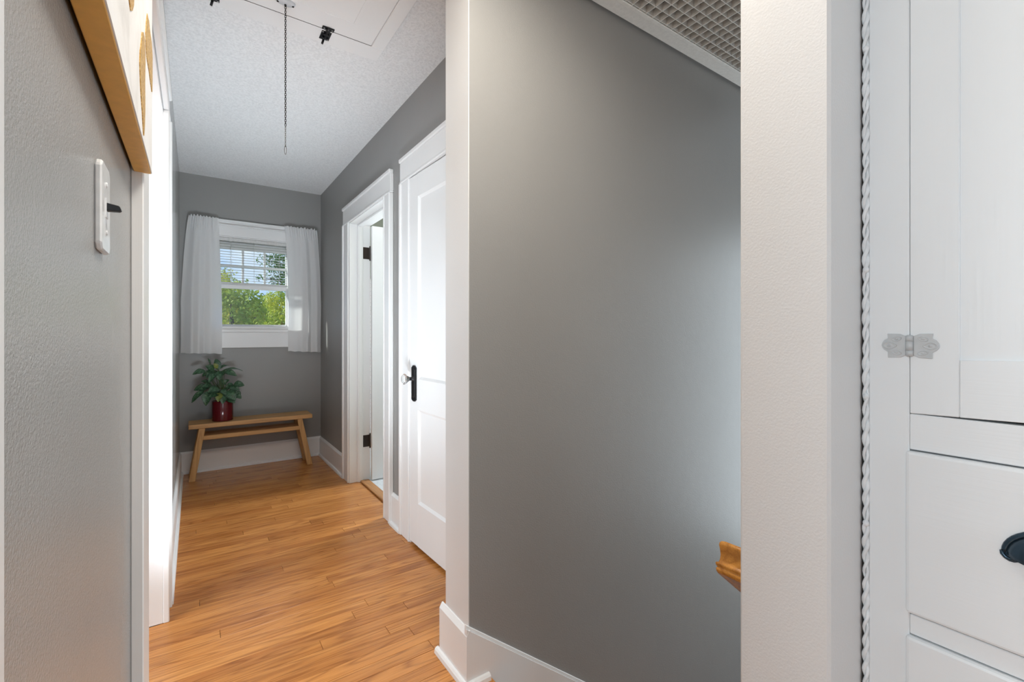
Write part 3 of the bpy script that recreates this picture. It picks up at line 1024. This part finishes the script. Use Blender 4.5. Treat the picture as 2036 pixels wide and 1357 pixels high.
for k, (bx_, by_, tx_, ty_, wd, d0, d1_, colr) in enumerate(LEAVES):
    p0, p1 = S(bx_, by_, d0), S(tx_, ty_, d1_)
    ln = (p1 - p0).length
    w_ = wd / 9.046 / 906.0 * 4.0 * 0.56
    d = (p1 - p0).normalized()
    toward = Vector((-0.15, -0.85, 0.55)).normalized()       # leaf faces lean outwards and up
    if d1_ > d0 + 0.015: toward = Vector((0.0, -0.5, 0.85))
    a = d.cross(toward).normalized()
    n = a.cross(d).normalized()
    bm = bmesh.new()
    uvl = bm.loops.layers.uv.new('UVMap')
    N, K = 9, 4
    rows = []
    for i in range(N + 1):
        t_ = i / N
        half = w_ * (math.sin(math.pi * t_ ** 0.8) ** 0.75) if 0 < t_ < 1 else 0.0008
        half = max(half, 0.0008)
        arch = 0.16 * ln * math.sin(math.pi * t_) - 0.03 * ln * t_
        c = p0 + (p1 - p0) * t_ + n * arch * 0.6 + Vector((0, 0, 1)) * arch * 0.4
        row = []
        for q in range(-K // 2, K // 2 + 1):
            s_ = q / (K / 2)
            row.append((bm.verts.new(c + a * half * s_ + n * (0.22 * half * abs(s_) + 0.0018 * math.sin(t_ * 15 + k) * s_)), (s_ * 0.5 + 0.5, t_)))
        rows.append(row)
    for i in range(N):
        for q in range(K):
            quad = [rows[i][q], rows[i][q + 1], rows[i + 1][q + 1], rows[i + 1][q]]
            f = bm.faces.new([z[0] for z in quad])
            f.smooth = True
            for lp, z in zip(f.loops, quad):
                lp[uvl].uv = z[1]
    b_ = MB()
    b_.bm.free()
    b_.bm = bm
    b_.build('leaf', M['yleaf'] if colr else M['leaf'], pp, True, recalc=False)
    # its stalk, from the soil up to the leaf
    root = Vector((PX + 0.02 * math.sin(k * 2.4), PY + 0.02 * math.cos(k * 2.4), 0.590))
    mid = (root + p0) / 2 + Vector((0, 0, 0.015))
    mid.x = root.x * 0.6 + p0.x * 0.4
    MB().tube([root, mid, p0, p0 + (p1 - p0) * 0.06], [0.003, 0.0022, 0.0016, 0.001], 5).build('stem', M['stem'], pp)

# ------------------------------------------------------------------ attic hatch, latches, chain
HB = 2.447                                    # underside of the hatch casing
ah = thing('attic_hatch', (0.34, 1.6, HB), 'white attic hatch panel and its flat casing on the ceiling', 'hatch')
HX0, HX1, HY1 = -0.045, 0.655, 2.062
m_ = MB().box(HX0, HX1, 1.005, HY1 - 0.006, HB + 0.001, CE - 0.001, 0.001)
hp = m_.build('panel', M['trim'], ah)
m_ = MB()
for (xa, xb, ya, yb) in ((0.06, 0.56, 1.95, 1.962), (0.06, 0.56, 1.09, 1.102), (0.06, 0.072, 1.102, 1.95), (0.548, 0.56, 1.102, 1.95)):
    m_.box(xa, xb, ya, yb, HB - 0.0006, HB + 0.002, 0.0005)
m_.build('panel_molding', M['trim'], hp)
B('seam', M['dark'], ah, HX0, HX1 + 0.002, HY1 - 0.0062, HY1 + 0.0002, HB + 0.003, HB + 0.02)
B('casing', M['trim'], ah, XL + 0.004, 0.715, HY1, 2.160, HB, CE - 0.001, 0.003)
B('casing', M['trim'], ah, HX1 + 0.002, 0.715, 0.91, HY1 - 0.001, HB, CE - 0.001, 0.003)
B('casing', M['trim'], ah, XL + 0.004, 0.715, 0.82, 0.909, HB, CE - 0.001, 0.003)
B('casing', M['trim'], ah, XL + 0.004, HX0 - 0.002, 0.91, HY1 - 0.001, HB, CE - 0.001, 0.003)


def latch(xc, label):
    L = thing('hatch_latch', (xc, 2.09, HB), label, 'latch', 'black bolts of the attic hatch')
    m = MB().box(xc - 0.020, xc + 0.020, 2.066, 2.128, HB - 0.003, HB, 0.001)
    m.build('plate', M['black'], L)
    m = MB().box(xc - 0.024, xc + 0.024, 2.034, 2.054, HB - 0.004, HB + 0.001, 0.001).box(xc - 0.010, xc + 0.010, 2.038, 2.052, HB - 0.014, HB - 0.003, 0.003)
    m.build('keeper', M['black'], L)
    MB().tube([(xc, 2.030, HB - 0.0085), (xc, 2.110, HB - 0.0085)], 0.0052, 8).build('bolt', M['black'], L)
    m = MB().box(xc - 0.012, xc + 0.012, 2.072, 2.080, HB - 0.014, HB - 0.002, 0.002).box(xc - 0.012, xc + 0.012, 2.100, 2.108, HB - 0.014, HB - 0.002, 0.002)
    m.build('guide', M['black'], L)
    MB().tube([(xc - 0.003, 2.118, HB - 0.008), (xc - 0.008, 2.124, HB - 0.026)], 0.0045, 8).build('knob', M['black'], L)
    for dx, y in ((-0.015, 2.071), (0.014, 2.122), (0.016, 2.044), (-0.016, 2.044)):
        m = MB()
        m.lathe([(0.0036, -0.003), (0.0033, -0.0045), (0.001, -0.005)], lambda c, s, r, h, dx=dx, y=y: (xc + dx + r * c, y + r * s, HB + h), 8)
        m.build('screw', M['screw'], L)
    return L


latch(0.468, 'black sliding bolt on the attic hatch, right of the hanging chain')
latch(0.060, 'black sliding bolt on the attic hatch, left of the hanging chain')

CX, CY = 0.292, 1.972
pc = thing('pull_chain', (CX, CY, HB), 'long dark metal pull chain with end ring hanging from the attic hatch', 'chain')
m_ = MB()
m_.lathe([(0.036, 0.0), (0.036, -0.004), (0.033, -0.008), (0.024, -0.011), (0.010, -0.013), (0.002, -0.0135)], lambda c, s, r, h: (CX + r * c, CY + 0.55 * r * s, HB + h), 24)
pb = m_.build('ceiling_plate', M['plate'], pc)
pb['label'] = 'oval white ceiling plate'
for dx in (-0.027, 0.027):
    m_ = MB()
    m_.lathe([(0.004, -0.005), (0.004, -0.012), (0.001, -0.0125)], lambda c, s, r, h, dx=dx: (CX + dx + r * c, CY + r * s, HB + h), 8)
    m_.build('screw', M['chain'], pb)
MB().tube([(CX, CY, HB - 0.012), (CX, CY, HB - 0.020)], 0.004, 8).build('hook', M['chain'], pb)


def link_mesh(lh, lw, r):
    m = MB()
    pts = []
    for k in range(10):
        a = 2 * math.pi * k / 10
        x = lw * math.cos(a)
        z = (lh - lw) * (1 if math.sin(a) > 0.01 else -1 if math.sin(a) < -0.01 else 0) + lw * math.sin(a)
        pts.append((x, 0, z))
    m.tube(pts, r, 5, closed=True)
    o = m.build('link', M['chain'])
    me = o.data
    bpy.data.objects.remove(o)
    return me


lm = link_mesh(0.0054, 0.0030, 0.0011)
ls = link_mesh(0.0046, 0.0022, 0.0007)
ls.materials[0] = M['ringmetal']
z = HB - 0.020
i = 0
while z > 1.880:
    small = z < 1.965
    o = bpy.data.objects.new('link', ls if small else lm)
    C.objects.link(o)
    o.parent = pc
    zz = z - (0.0046 if small else 0.0054)
    o.location = (0.004 * 0 , 0.0, zz - HB)
    o.rotation_euler = (0, 0, YAW * -1 + (R(90) if i % 2 else 0) + 0.15)
    z -= 0.0074 if small else 0.0085
    i += 1
m_ = MB()
pts = []
for k in range(20):
    a = 2 * math.pi * k / 20
    pts.append((CX + 0.0038 * math.cos(a) * math.cos(0.5), CY - 0.0038 * math.cos(a) * math.sin(0.5), 1.864 + 0.0175 * math.sin(a)))
m_.tube(pts, 0.0011, 6, closed=True)
rg = m_.build('end_ring', M['ringmetal'], pc)

# ------------------------------------------------------------------ left wall: painting, switch
pa = thing('painting', (-0.07, 0.80, 1.458), 'large white canvas with gold edges and gold brush strokes on left wall', 'painting')
PB, PF, PY0, PY1, PZ0, PZ1 = -0.0975, -0.0695, 0.30, 1.150, 1.458, 2.30
m_ = MB()
m_.box(PB, PF - 0.001, PY0, PY1, PZ0, PZ1, 0.0012)
m_.build('gold_edge', M['gold'], pa)
B('canvas_face', M['canvas'], pa, PF - 0.0012, PF + 0.0004, PY0 + 0.001, PY1 - 0.001, PZ0 + 0.001, PZ1 - 0.001)


def stroke(left, right, th=0.0016):
    """gold brush stroke: left and right outline, top to bottom, as (y, z) on the canvas"""
    m = MB()
    m.prism(left + right[::-1], PF + 0.0002, PF + th, lambda p, q, a: (a, p, q))
    return m.build('brush_stroke', M['flake'], pa)


stroke([(0.928, 1.620), (0.905, 1.585), (0.896, 1.575), (0.890, 1.552), (0.899, 1.529), (0.912, 1.511), (0.930, 1.495), (0.943, 1.478), (0.953, 1.466)],
       [(0.950, 1.632), (0.971, 1.633), (0.985, 1.621), (0.985, 1.598), (0.978, 1.565), (0.981, 1.541), (0.981, 1.515), (0.974, 1.490), (0.962, 1.468)])
stroke([(1.022, 1.704), (1.004, 1.678), (0.992, 1.654), (1.000, 1.638), (1.015, 1.623), (1.064, 1.622), (1.099, 1.616), (1.127, 1.612)],
       [(1.045, 1.708), (1.058, 1.712), (1.081, 1.706), (1.120, 1.705), (1.142, 1.690), (1.142, 1.665), (1.141, 1.640), (1.138, 1.618)])
stroke([(0.735, 1.700), (0.720, 1.640), (0.735, 1.590), (0.755, 1.567), (0.770, 1.562)], [(0.770, 1.700), (0.800, 1.650), (0.812, 1.610), (0.806, 1.590), (0.788, 1.572)])
stroke([(0.585, 1.860), (0.560, 1.780), (0.565, 1.690), (0.590, 1.640)], [(0.600, 1.860), (0.625, 1.790), (0.625, 1.700), (0.605, 1.640)])
MB().tube([(-0.0995, 0.722, 1.512), (-0.0985, 0.735, 1.500), (-0.0980, 0.752, 1.494), (-0.0985, 0.772, 1.492)], 0.0009, 5).build('hanging_wire', M['screw'], pa)

sw = thing('light_switch', (XL, 0.79, 1.304), 'white wall switch plate with black toggle below the painting', 'switch')
m_ = MB()
c_ = 0.008
y0, y1, z0, z1 = 0.756, 0.823, 1.247, 1.361
m_.prism([(y0 + c_, z0), (y1 - c_, z0), (y1, z0 + c_), (y1, z1 - c_), (y1 - c_, z1), (y0 + c_, z1), (y0, z1 - c_), (y0, z0 + c_)], XL, XL + 0.0075, lambda p, q, a: (a, p, q), 0.002)
m_.build('plate', M['switch'], sw)
m_ = MB().box(XL + 0.0065, XL + 0.0085, 0.783, 0.797, 1.292, 1.317, 0.0005)
m_.build('toggle_slot', M['switch'], sw)
tg = MB()
tg.prism([(0.006, 1.301), (0.006, 1.312), (0.021, 1.309), (0.023, 1.304), (0.021, 1.302)], 0.785, 0.795, lambda p, q, a: (XL + p, a, q), 0.0008)
tg.build('toggle', M['black'], sw)
for z_ in (1.273, 1.335):
    MB().lathe([(0.0035, 0.007), (0.0033, 0.0088), (0.001, 0.0092)], lambda c, s, r, h, z_=z_: (XL + h, 0.79 + r * c, z_ + r * s), 10).build('screw', M['switch'], sw)

# ------------------------------------------------------------------ stairwell: handrail and grille
hr_ = thing('handrail', (0.828, 0.47, 0.69), 'varnished oak handrail end beside the pale wall end, above the stairs', 'handrail')
prof = [(0.000, 0.000), (0.002, 0.0016), (0.006, 0.0022), (0.0085, 0.0008), (0.0095, 0.0002), (0.011, 0.0022), (0.0135, 0.0028), (0.016, 0.0016), (0.0175, -0.0012), (0.023, -0.0030), (0.031, -0.0038),
        (0.039, -0.0030), (0.045, -0.0018), (0.049, -0.0024), (0.0525, -0.0050), (0.0550, -0.0095), (0.0562, -0.0150), (0.0565, -0.0200)]
RX, RY0, RY1, RZ, RLEN = 0.829, 0.440, 0.498, 0.681, 1.9
m_ = bmesh.new()
loops = []
for h, e in prof:
    pts = []
    ex, ey = e, e
    # rounded plan outline at the rail end
    for k in range(6):
        a = R(180 + k * 18)         # outer (stair) corner
    rr = 0.006
    x0, ya, yb = RX - ex, RY0 - ey, RY1 + ey
    outline = [(RX + RLEN, ya)]
    for k in range(5):
        a = R(270 - k * 22.5)
        outline.append((x0 + rr + rr * math.cos(a), ya + rr + rr * math.sin(a)))
    for k in range(5):
        a = R(180 - k * 22.5)
        outline.append((x0 + rr + rr * math.cos(a), yb - rr + rr * math.sin(a)))
    outline.append((RX + RLEN, yb))
    loops.append([m_.verts.new((x, y, RZ + 1.24 * h - SLOPE * (x - RX))) for x, y in outline])
n = len(loops[0])
for i in range(len(loops) - 1):
    for k in range(n):
        f = m_.faces.new([loops[i][k], loops[i][(k + 1) % n], loops[i + 1][(k + 1) % n], loops[i + 1][k]])
        f.smooth = k not in (n - 1,)
m_.faces.new(loops[0][::-1])
m_.faces.new(loops[-1])
b_ = MB(); b_.bm.free(); b_.bm = m_
# turn the long axis so that the grain runs down the rail
ro = b_.build('rail', M['rail'], hr_)
for xk in (1.05, 2.3):
    zk = RZ - SLOPE * (xk - RX)
    MB().tube([(xk, 0.401, zk - 0.06), (xk, 0.45, zk - 0.06), (xk, 0.468, zk - 0.045), (xk, 0.469, zk + 0.002)], 0.007, 8).build('bracket', M['bronze'], hr_)

gr = thing('ceiling_grille', (1.86, 0.90, 2.45), 'white egg crate ceiling grille in a wide frame over the stairwell', 'grille')
GZ = 2.449
GI = (GX0 + 0.07, GX1 - 0.07, GY0 + 0.07, 1.213)
fr = MB()
fr.box(GX0, GX1, 1.231, 1.286, GZ, GZ + 0.02, 0.002).box(GX0, GX1, GY0, GY0 + 0.055, GZ, GZ + 0.02, 0.002)
fr.box(GX0, GX0 + 0.055, GY0 + 0.055, 1.231, GZ, GZ + 0.02, 0.002).box(GX1 - 0.055, GX1, GY0 + 0.055, 1.231, GZ, GZ + 0.02, 0.002)
fr.build('frame', M['grille'], gr)
lp_ = MB()
lp_.box(GX0 + 0.055, GX1 - 0.055, 1.213, 1.2315, GZ - 0.003, GZ + 0.012, 0.002).box(GX0 + 0.055, GX1 - 0.055, GY0 + 0.055, GY0 + 0.07, GZ - 0.003, GZ + 0.012, 0.002)
lp_.box(GX0 + 0.055, GX0 + 0.07, GY0 + 0.07, 1.213, GZ - 0.003, GZ + 0.012, 0.002).box(GX1 - 0.07, GX1 - 0.055, GY0 + 0.07, 1.213, GZ - 0.003, GZ + 0.012, 0.002)
lp_.build('frame_lip', M['grille'], gr)
P_ = 0.0425
nx = int((GI[1] - GI[0]) / P_)
ny = int((GI[3] - GI[2]) / P_)
x = GI[0]
for k in range(nx + 1):
    xx = GI[0] + k * P_
    B('blade', M['grille'], gr, xx - 0.0014, xx + 0.0014, GI[2], GI[3], GZ, GZ + 0.030, 0, 1, True)
for k in range(ny + 1):
    yy = GI[3] - 0.006 - k * P_
    B('blade', M['grille'], gr, GI[0], GI[1], yy - 0.0014, yy + 0.0014, GZ + 0.0005, GZ + 0.030, 0, 1, True)

# ------------------------------------------------------------------ built-in cabinet at the right
XC = 0.85
cb = thing('built_in_cabinet', (XC, -0.2, 0), 'tall white painted built-in cabinet at the right edge, with door above drawers', 'cabinet')
CY0, CY1 = -1.0, 0.2615
fr = MB()
fr.box(XC, XC + 0.02, 0.2128, CY1, 0, CE - 0.001, 0.0015)
fr.build('stile', M['cabinet'], cb)
DTOP, DBOT = 0.972, 0.738
for z0, z1 in ((0.974, 1.0255), (0.707, 0.7355), (0.44, 0.468), (0.10, 0.20), (2.30, CE - 0.002)):
    B('rail', M['cabinet_h'], cb, XC + 0.0005, XC + 0.02, CY0, 0.2126, z0, z1, 0.0012)
MB().box(XC + 0.021, 1.35, CY0, CY1, 0.0, CE - 0.002).build('carcass', M['dark'], cb)
MB().box(XC, XC + 0.02, CY0 - 0.06, CY0, 0, CE - 0.001).build('stile', M['cabinet'], cb)
# door: sags slightly, so the gap under it opens away from the hinge
cd = MB()
DY1, DY0 = 0.2123, -0.40
dz0, dz1 = 1.0261, 2.295


def ctf(co):
    d_ = DY1 - co[1]
    return Vector((co[0], co[1], co[2] + (0.030 * d_ if co[2] < 1.5 and co[1] < 0.2 else 0)))


cd.box(XC + 0.0003, XC + 0.02, 0.160, DY1, dz0, dz1, 0.0012, 1, ctf)
cd.box(XC + 0.0003, XC + 0.02, DY0, DY0 + 0.051, dz0, dz1, 0.0012, 1, ctf)
cab_door = cd.build('door', M['cabinet'], cb)
MB().box(XC + 0.0003, XC + 0.02, DY0 + 0.051, 0.1598, dz0, 1.1035, 0.0006, 1, ctf).build('door_rail', M['cabinet_h'], cab_door)
MB().box(XC + 0.0003, XC + 0.02, DY0 + 0.051, 0.1598, 2.22, dz1, 0.0006).build('door_rail', M['cabinet_h'], cab_door)
pm = MB()
a, c, z0, z1 = DY0 + 0.051, 0.1598, 1.1035, 2.22
pm.box(XC + 0.004, XC + 0.012, a - 0.003, c + 0.003, z0 - 0.003, z1 + 0.003)
pm.build('panel', M['cabinet'], cab_door)
HO = [(31, 100), (43, 105), (78, 122), (183, 125), (178, 76), (208, 57), (226, 28), (231, 2), (224, -24), (208, -45), (178, -66), (178, -128), (73, -122), (38, -102), (31, -100)]
K_ = 0.000141


def hinge(yc, zc):
    h = MB()
    for sgn in (1, -1):
        pts = [(yc - sgn * p * K_, zc + q * K_) for p, q in HO]
        h.prism(pts, XC - 0.0018, XC + 0.0002, lambda p, q, a: (a, p, q), 0.0005)
        # raised petals, each with its screw
        for (px, pz, ra, rb, rot) in ((160, 0, 62, 40, 0), (105, 70, 44, 26, -0.25), (105, -72, 44, 26, 0.25)):
            prof_ = [(1.0, 0.0012), (0.93, 0.0027), (0.82, 0.0028), (0.72, 0.0021), (0.30, 0.0021), (0.25, 0.0028), (0.02, 0.0029)]
            def fn(c, s, r, hh, px=px, pz=pz, ra=ra, rb=rb, rot=rot, sgn=sgn):
                u, v_ = r * c * ra, r * s * rb
                if r <= 0.31:
                    u, v_ = r * c * 40, r * s * 40
                if pz == 0 and c < 0: v_ *= (1 + 0.45 * c)
                uu = u * math.cos(rot) - v_ * math.sin(rot)
                vv = u * math.sin(rot) + v_ * math.cos(rot)
                return (XC - hh, yc - sgn * (px + uu) * K_, zc + (pz + vv) * K_)
            h.lathe(prof_, fn, 20)
    for (z0, z1) in ((-105, -48), (-46, 46), (48, 105)):
        h.tube([(XC - 0.0022, yc, zc + z0 * K_), (XC - 0.0022, yc, zc + z1 * K_)], 0.0043, 10)
    h.tube([(XC - 0.0022, yc, zc - 110 * K_), (XC - 0.0022, yc, zc + 110 * K_)], 0.0030, 8)
    o = h.build('hinge', M['hingepaint'], cab_door)
    o['label'] = 'butterfly hinge painted pale gray'


hinge(0.2122, 1.124)
hinge(0.2122, 2.15)


def drawer(zb, zt, label):
    d = MB()
    d.box(XC - 0.006, XC + 0.019, DY0, 0.2165, zb, zt, 0.0045, 2)
    dr = d.build('drawer', M['cabinet_h'], cb)
    yc, zc = 0.066, (zb + zt) / 2 + 0.021
    p = MB()
    # hooded cup pull: a half dome open below, on a shaped rim with scrolled ends
    NA, NB = 18, 8
    Wd, Hh, Dp = 0.048, 0.021, 0.024
    rows = []
    xf = XC - 0.006
    for j in range(NB + 1):
        b2 = math.pi / 2 * j / NB
        row = []
        for i in range(NA + 1):
            a = math.pi * i / NA
            yy = yc + Wd * math.cos(a) * math.cos(b2)
            zz = zc - 0.011 + (Hh + 0.012) * math.sin(a) * math.cos(b2)
            row.append((xf - Dp * math.sin(b2) ** 0.9, yy, zz - 0.006 * math.sin(b2)))
        rows.append(row)
    t_ = bmesh.new()
    g = [[t_.verts.new(q) for q in row] for row in rows]
    for j in range(NB):
        for i in range(NA):
            f = t_.faces.new([g[j][i], g[j][i + 1], g[j + 1][i + 1], g[j + 1][i]])
            f.smooth = True
    bmesh.ops.remove_doubles(t_, verts=list(t_.verts), dist=1e-5)
    bmesh.ops.solidify(t_, geom=list(t_.faces), thickness=0.0018)
    p.merge(t_)
    # rim
    rim = [(xf - 0.001, yc + (Wd + 0.003) * math.cos(math.pi * i / 22), zc - 0.011 + (Hh + 0.015) * math.sin(math.pi * i / 22)) for i in range(23)]
    p.tube(rim, 0.0036, 8)
    for sgn in (1, -1):
        cy = yc + sgn * (Wd + 0.000)
        sp = []
        for k in range(16):
            a = -0.3 + k * 0.55
            r = 0.0085 - 0.00048 * k
            sp.append((xf - 0.002 - 0.0001 * k, cy + sgn * (r * math.cos(a) - 0.003), zc - 0.012 - r * math.sin(a) * 0.9))
        p.tube(sp, 0.0026, 7)
        p.lathe([(0.010, 0.0), (0.010, 0.0015), (0.003, 0.003)], lambda c, s, r, h: (xf - h, cy - sgn * 0.003 + r * c, zc - 0.012 + r * s), 14)
    o = p.build('pull', M['pull'], dr)
    o['label'] = 'blue black metal cup pull with scrolled end'
    return dr


drawer(DBOT, DTOP, '')
drawer(0.47, 0.7055, '')
drawer(0.205, 0.438, '')

# twisted rope caulked into the joint between cabinet and wall end
rp = MB()
for ph in (0, math.pi):
    path = []
    zz = 0.004
    while zz < CE - 0.004:
        a = zz * 2 * math.pi / 0.045 + ph + 0.6 * math.sin(zz * 9)
        path.append((XC - 0.0005 + 0.0024 * math.cos(a), 0.2648 + 0.0024 * math.sin(a), zz))
        zz += 0.005
    rr = [0.0026 + 0.0005 * math.sin(q[2] * 71 + ph * 2) for q in path]
    rp.tube(path, rr, 7)
for zk in (0.41, 0.85, 1.045, 1.24, 1.58, 1.9):
    rp.lathe([(0.0005, -0.006), (0.0038, -0.003), (0.0045, 0.0), (0.0038, 0.003), (0.0005, 0.006)], lambda c, s, r, h: (XC - 0.002 + r * c, 0.2642 + r * s, zk + h), 8)
rp.box(XC + 0.0008, XC + 0.01, 0.2616, 0.2667, 0.002, CE - 0.002)
tag(rp.build('rope_filler', M['rope']), 'thin twisted white rope filling the joint between cabinet and wall end', 'rope')
struct(MB().box(XC + 0.002, XC + 0.02, 0.2668, 0.2712, 0, CE - 0.001).build('trim_gap', M['dark']), 'dark narrow gap behind the twisted rope', 'gap')

# ------------------------------------------------------------------ outdoors: lawn and trees
g = MB().box(-60, 80, 4.9, 140, -3.3, -3.2)
struct(g.build('ground', M['lawn']), 'green ground far below the window', 'ground')


def crown(blobs, n_per_m2, size, seed, mat, parent, name='crown'):
    rnd = random.Random(seed)
    vs, fs = [], []
    for (cx, cy, cz, rx, ry, rz) in blobs:
        n = int(n_per_m2 * 4 * rx * rz)
        for k in range(n):
            u, a = rnd.uniform(-1, 1), rnd.uniform(0, 2 * math.pi)
            s = math.sqrt(1 - u * u)
            q = rnd.uniform(0.55, 1.08)
            bmp = 1 + 0.16 * math.sin(a * 5 + cx * 3) * math.sin(u * 6 + cy)
            p = Vector((cx + rx * q * bmp * s * math.cos(a), cy + ry * q * bmp * s * math.sin(a), cz + rz * q * bmp * u))
            w_ = size * rnd.uniform(0.6, 1.35)
            n_ = Vector((s * math.cos(a) + rnd.uniform(-.9, .9), s * math.sin(a) + rnd.uniform(-.9, .9), u + rnd.uniform(-.6, 1.0))).normalized()
            t1 = n_.orthogonal().normalized()
            t1.rotate(Matrix.Rotation(rnd.uniform(0, 6.28), 3, n_))
            t2 = n_.cross(t1)
            i = len(vs)
            vs += [p - t1 * w_, p - t2 * w_ * 0.5 + n_ * w_ * 0.15, p + t1 * w_, p + t2 * w_ * 0.5 + n_ * w_ * 0.15]
            fs.append((i, i + 1, i + 2, i + 3))
    off = wl(parent)
    me = bpy.data.meshes.new(name)
    me.from_pydata([v - off for v in vs], [], fs)
    me.materials.append(mat)
    o = bpy.data.objects.new(name, me)
    C.objects.link(o)
    o.parent = parent
    o['kind'] = 'stuff'
    return o


def tree(x, y, blobs, dens, size, seed, mat, label, h0=-3.2):
    tz = max(b[2] for b in blobs)
    T = thing('tree', (x, y, h0), label, 'tree', 'trees beyond the window')
    m = MB()
    m.tube([(x, y, h0), (x + 0.05, y, h0 + 1.2), (x - 0.06, y + 0.05, h0 + 2.6), (x, y, tz)], [0.24, 0.18, 0.14, 0.05], 9)
    for bq in blobs[1:5]:
        m.tube([(x, y, h0 + 2.2), ((x + bq[0]) / 2, (y + bq[1]) / 2, (h0 + 2.4 + bq[2]) / 2 + 0.3), (bq[0], bq[1], bq[2])], [0.10, 0.06, 0.03], 6)
    m.build('trunk', M['bark'], T)
    crown(blobs, dens, size, seed, mat, T)
    return T


def clumps(x, y, z, r, h, n, seed):
    rnd = random.Random(seed)
    out = [(x, y, z, r * 0.7, r * 0.7, h * 0.6)]
    for k in range(n):
        a = rnd.uniform(0, 6.28)
        e = rnd.uniform(-0.7, 0.95)
        rr = r * math.sqrt(max(0.05, 1 - e * e)) * 0.75
        s = rnd.uniform(0.26, 0.42) * r
        out.append((x + rr * math.cos(a), y + rr * math.sin(a), z + e * h * 0.75, s, s, s * 0.8))
    return out


def top_at(u, v, Y):
    return at(u, v, Y)


A = at(462, 600, 20.0)
Bq = at(577, 600, 14.5)
tree(A.x, 20.0, clumps(A.x, 20.0, 0.95, 1.75, 2.6, 46, 1), 150, 0.080, 21, M['fol1'], 'yellow green leafy tree filling the left of the lower window pane')
tree(Bq.x, 14.5, clumps(Bq.x, 14.5, 0.92, 0.92, 2.0, 46, 2), 260, 0.055, 22, M['fol1'], 'yellow green tree at the right of the lower window pane, nearer the house')
Cq = at(505, 630, 27.0)
tree(Cq.x, 27.0, clumps(Cq.x, 27.0, 0.75, 2.6, 2.3, 46, 3), 90, 0.10, 23, M['fol3'], 'olive and orange tinted tree behind the other trees, low in the middle')
Dq = at(415, 610, 35.0)
tree(Dq.x - 1.0, 35.0, clumps(Dq.x - 1.0, 35.0, 2.0, 3.0, 4.0, 40, 4), 80, 0.11, 24, M['fol2'], 'deep green tall tree behind the left edge of the window')
Eq = at(640, 640, 20.0)
tree(Eq.x + 1.0, 20.0, clumps(Eq.x + 1.0, 20.0, 0.6, 1.5, 2.4, 30, 5), 110, 0.08, 25, M['fol2'], 'green bushy tree hidden behind the right curtain')
# near tree whose upper sprays hang into the upper panes
N1 = thing('tree', (3.2, 10.5, -3.2), 'near tree with dark green leafy sprays hanging across the upper panes', 'tree', 'trees beyond the window')
sprays = [(at(527, 516, 9.6), 0.16), (at(547, 522, 9.6), 0.15), (at(563, 515, 9.4), 0.20), (at(566, 530, 9.6), 0.16), (at(540, 535, 9.6), 0.09), (at(518, 552, 9.7), 0.10), (at(536, 553, 9.6), 0.10), (at(541, 562, 9.6), 0.09),
          (at(560, 546, 9.5), 0.14), (at(568, 560, 9.5), 0.16), (at(585, 530, 9.6), 0.45), (at(592, 505, 9.8), 0.5), (at(590, 560, 9.8), 0.4)]
crown([(p.x, p.y, p.z, r, r, r * 0.85) for p, r in sprays], 750, 0.028, 31, M['fol4'], N1)
m_ = MB()
m_.tube([(3.2, 10.5, -3.2), (3.15, 10.5, -1.0), (3.1, 10.4, 1.2), (3.0, 10.2, 3.2)], [0.16, 0.13, 0.10, 0.05], 8)
for p, r in sprays:
    m_.tube([(3.05, 10.3, p.z - 0.5), ((3.05 + p.x) / 2, (10.3 + p.y) / 2, p.z - 0.12), (p.x, p.y, p.z)], [0.035, 0.018, 0.006], 5)
m_.build('trunk', M['bark'], N1)
N2 = thing('tree', (-0.6, 10.2, -3.2), 'near slender tree with pale sprays at the lower left of the upper panes', 'tree', 'trees beyond the window')
sprays = [(at(441, 545, 9.8), 0.14), (at(447, 556, 9.8), 0.13), (at(458, 552, 9.8), 0.09), (at(466, 543, 9.8), 0.07), (at(434, 558, 9.8), 0.2), (at(425, 540, 9.8), 0.3)]
crown([(p.x, p.y, p.z, r, r, r * 0.7) for p, r in sprays], 650, 0.028, 32, M['fol1'], N2)
m_ = MB()
m_.tube([(-0.6, 10.2, -3.2), (-0.62, 10.2, -0.5), (-0.55, 10.1, 1.9)], [0.12, 0.09, 0.03], 8)
for p, r in sprays:
    m_.tube([(-0.56, 10.1, p.z - 0.3), ((-0.56 + p.x) / 2, (10.1 + p.y) / 2, p.z - 0.06), (p.x, p.y, p.z)], [0.02, 0.012, 0.004], 5)
m_.build('trunk', M['bark'], N2)
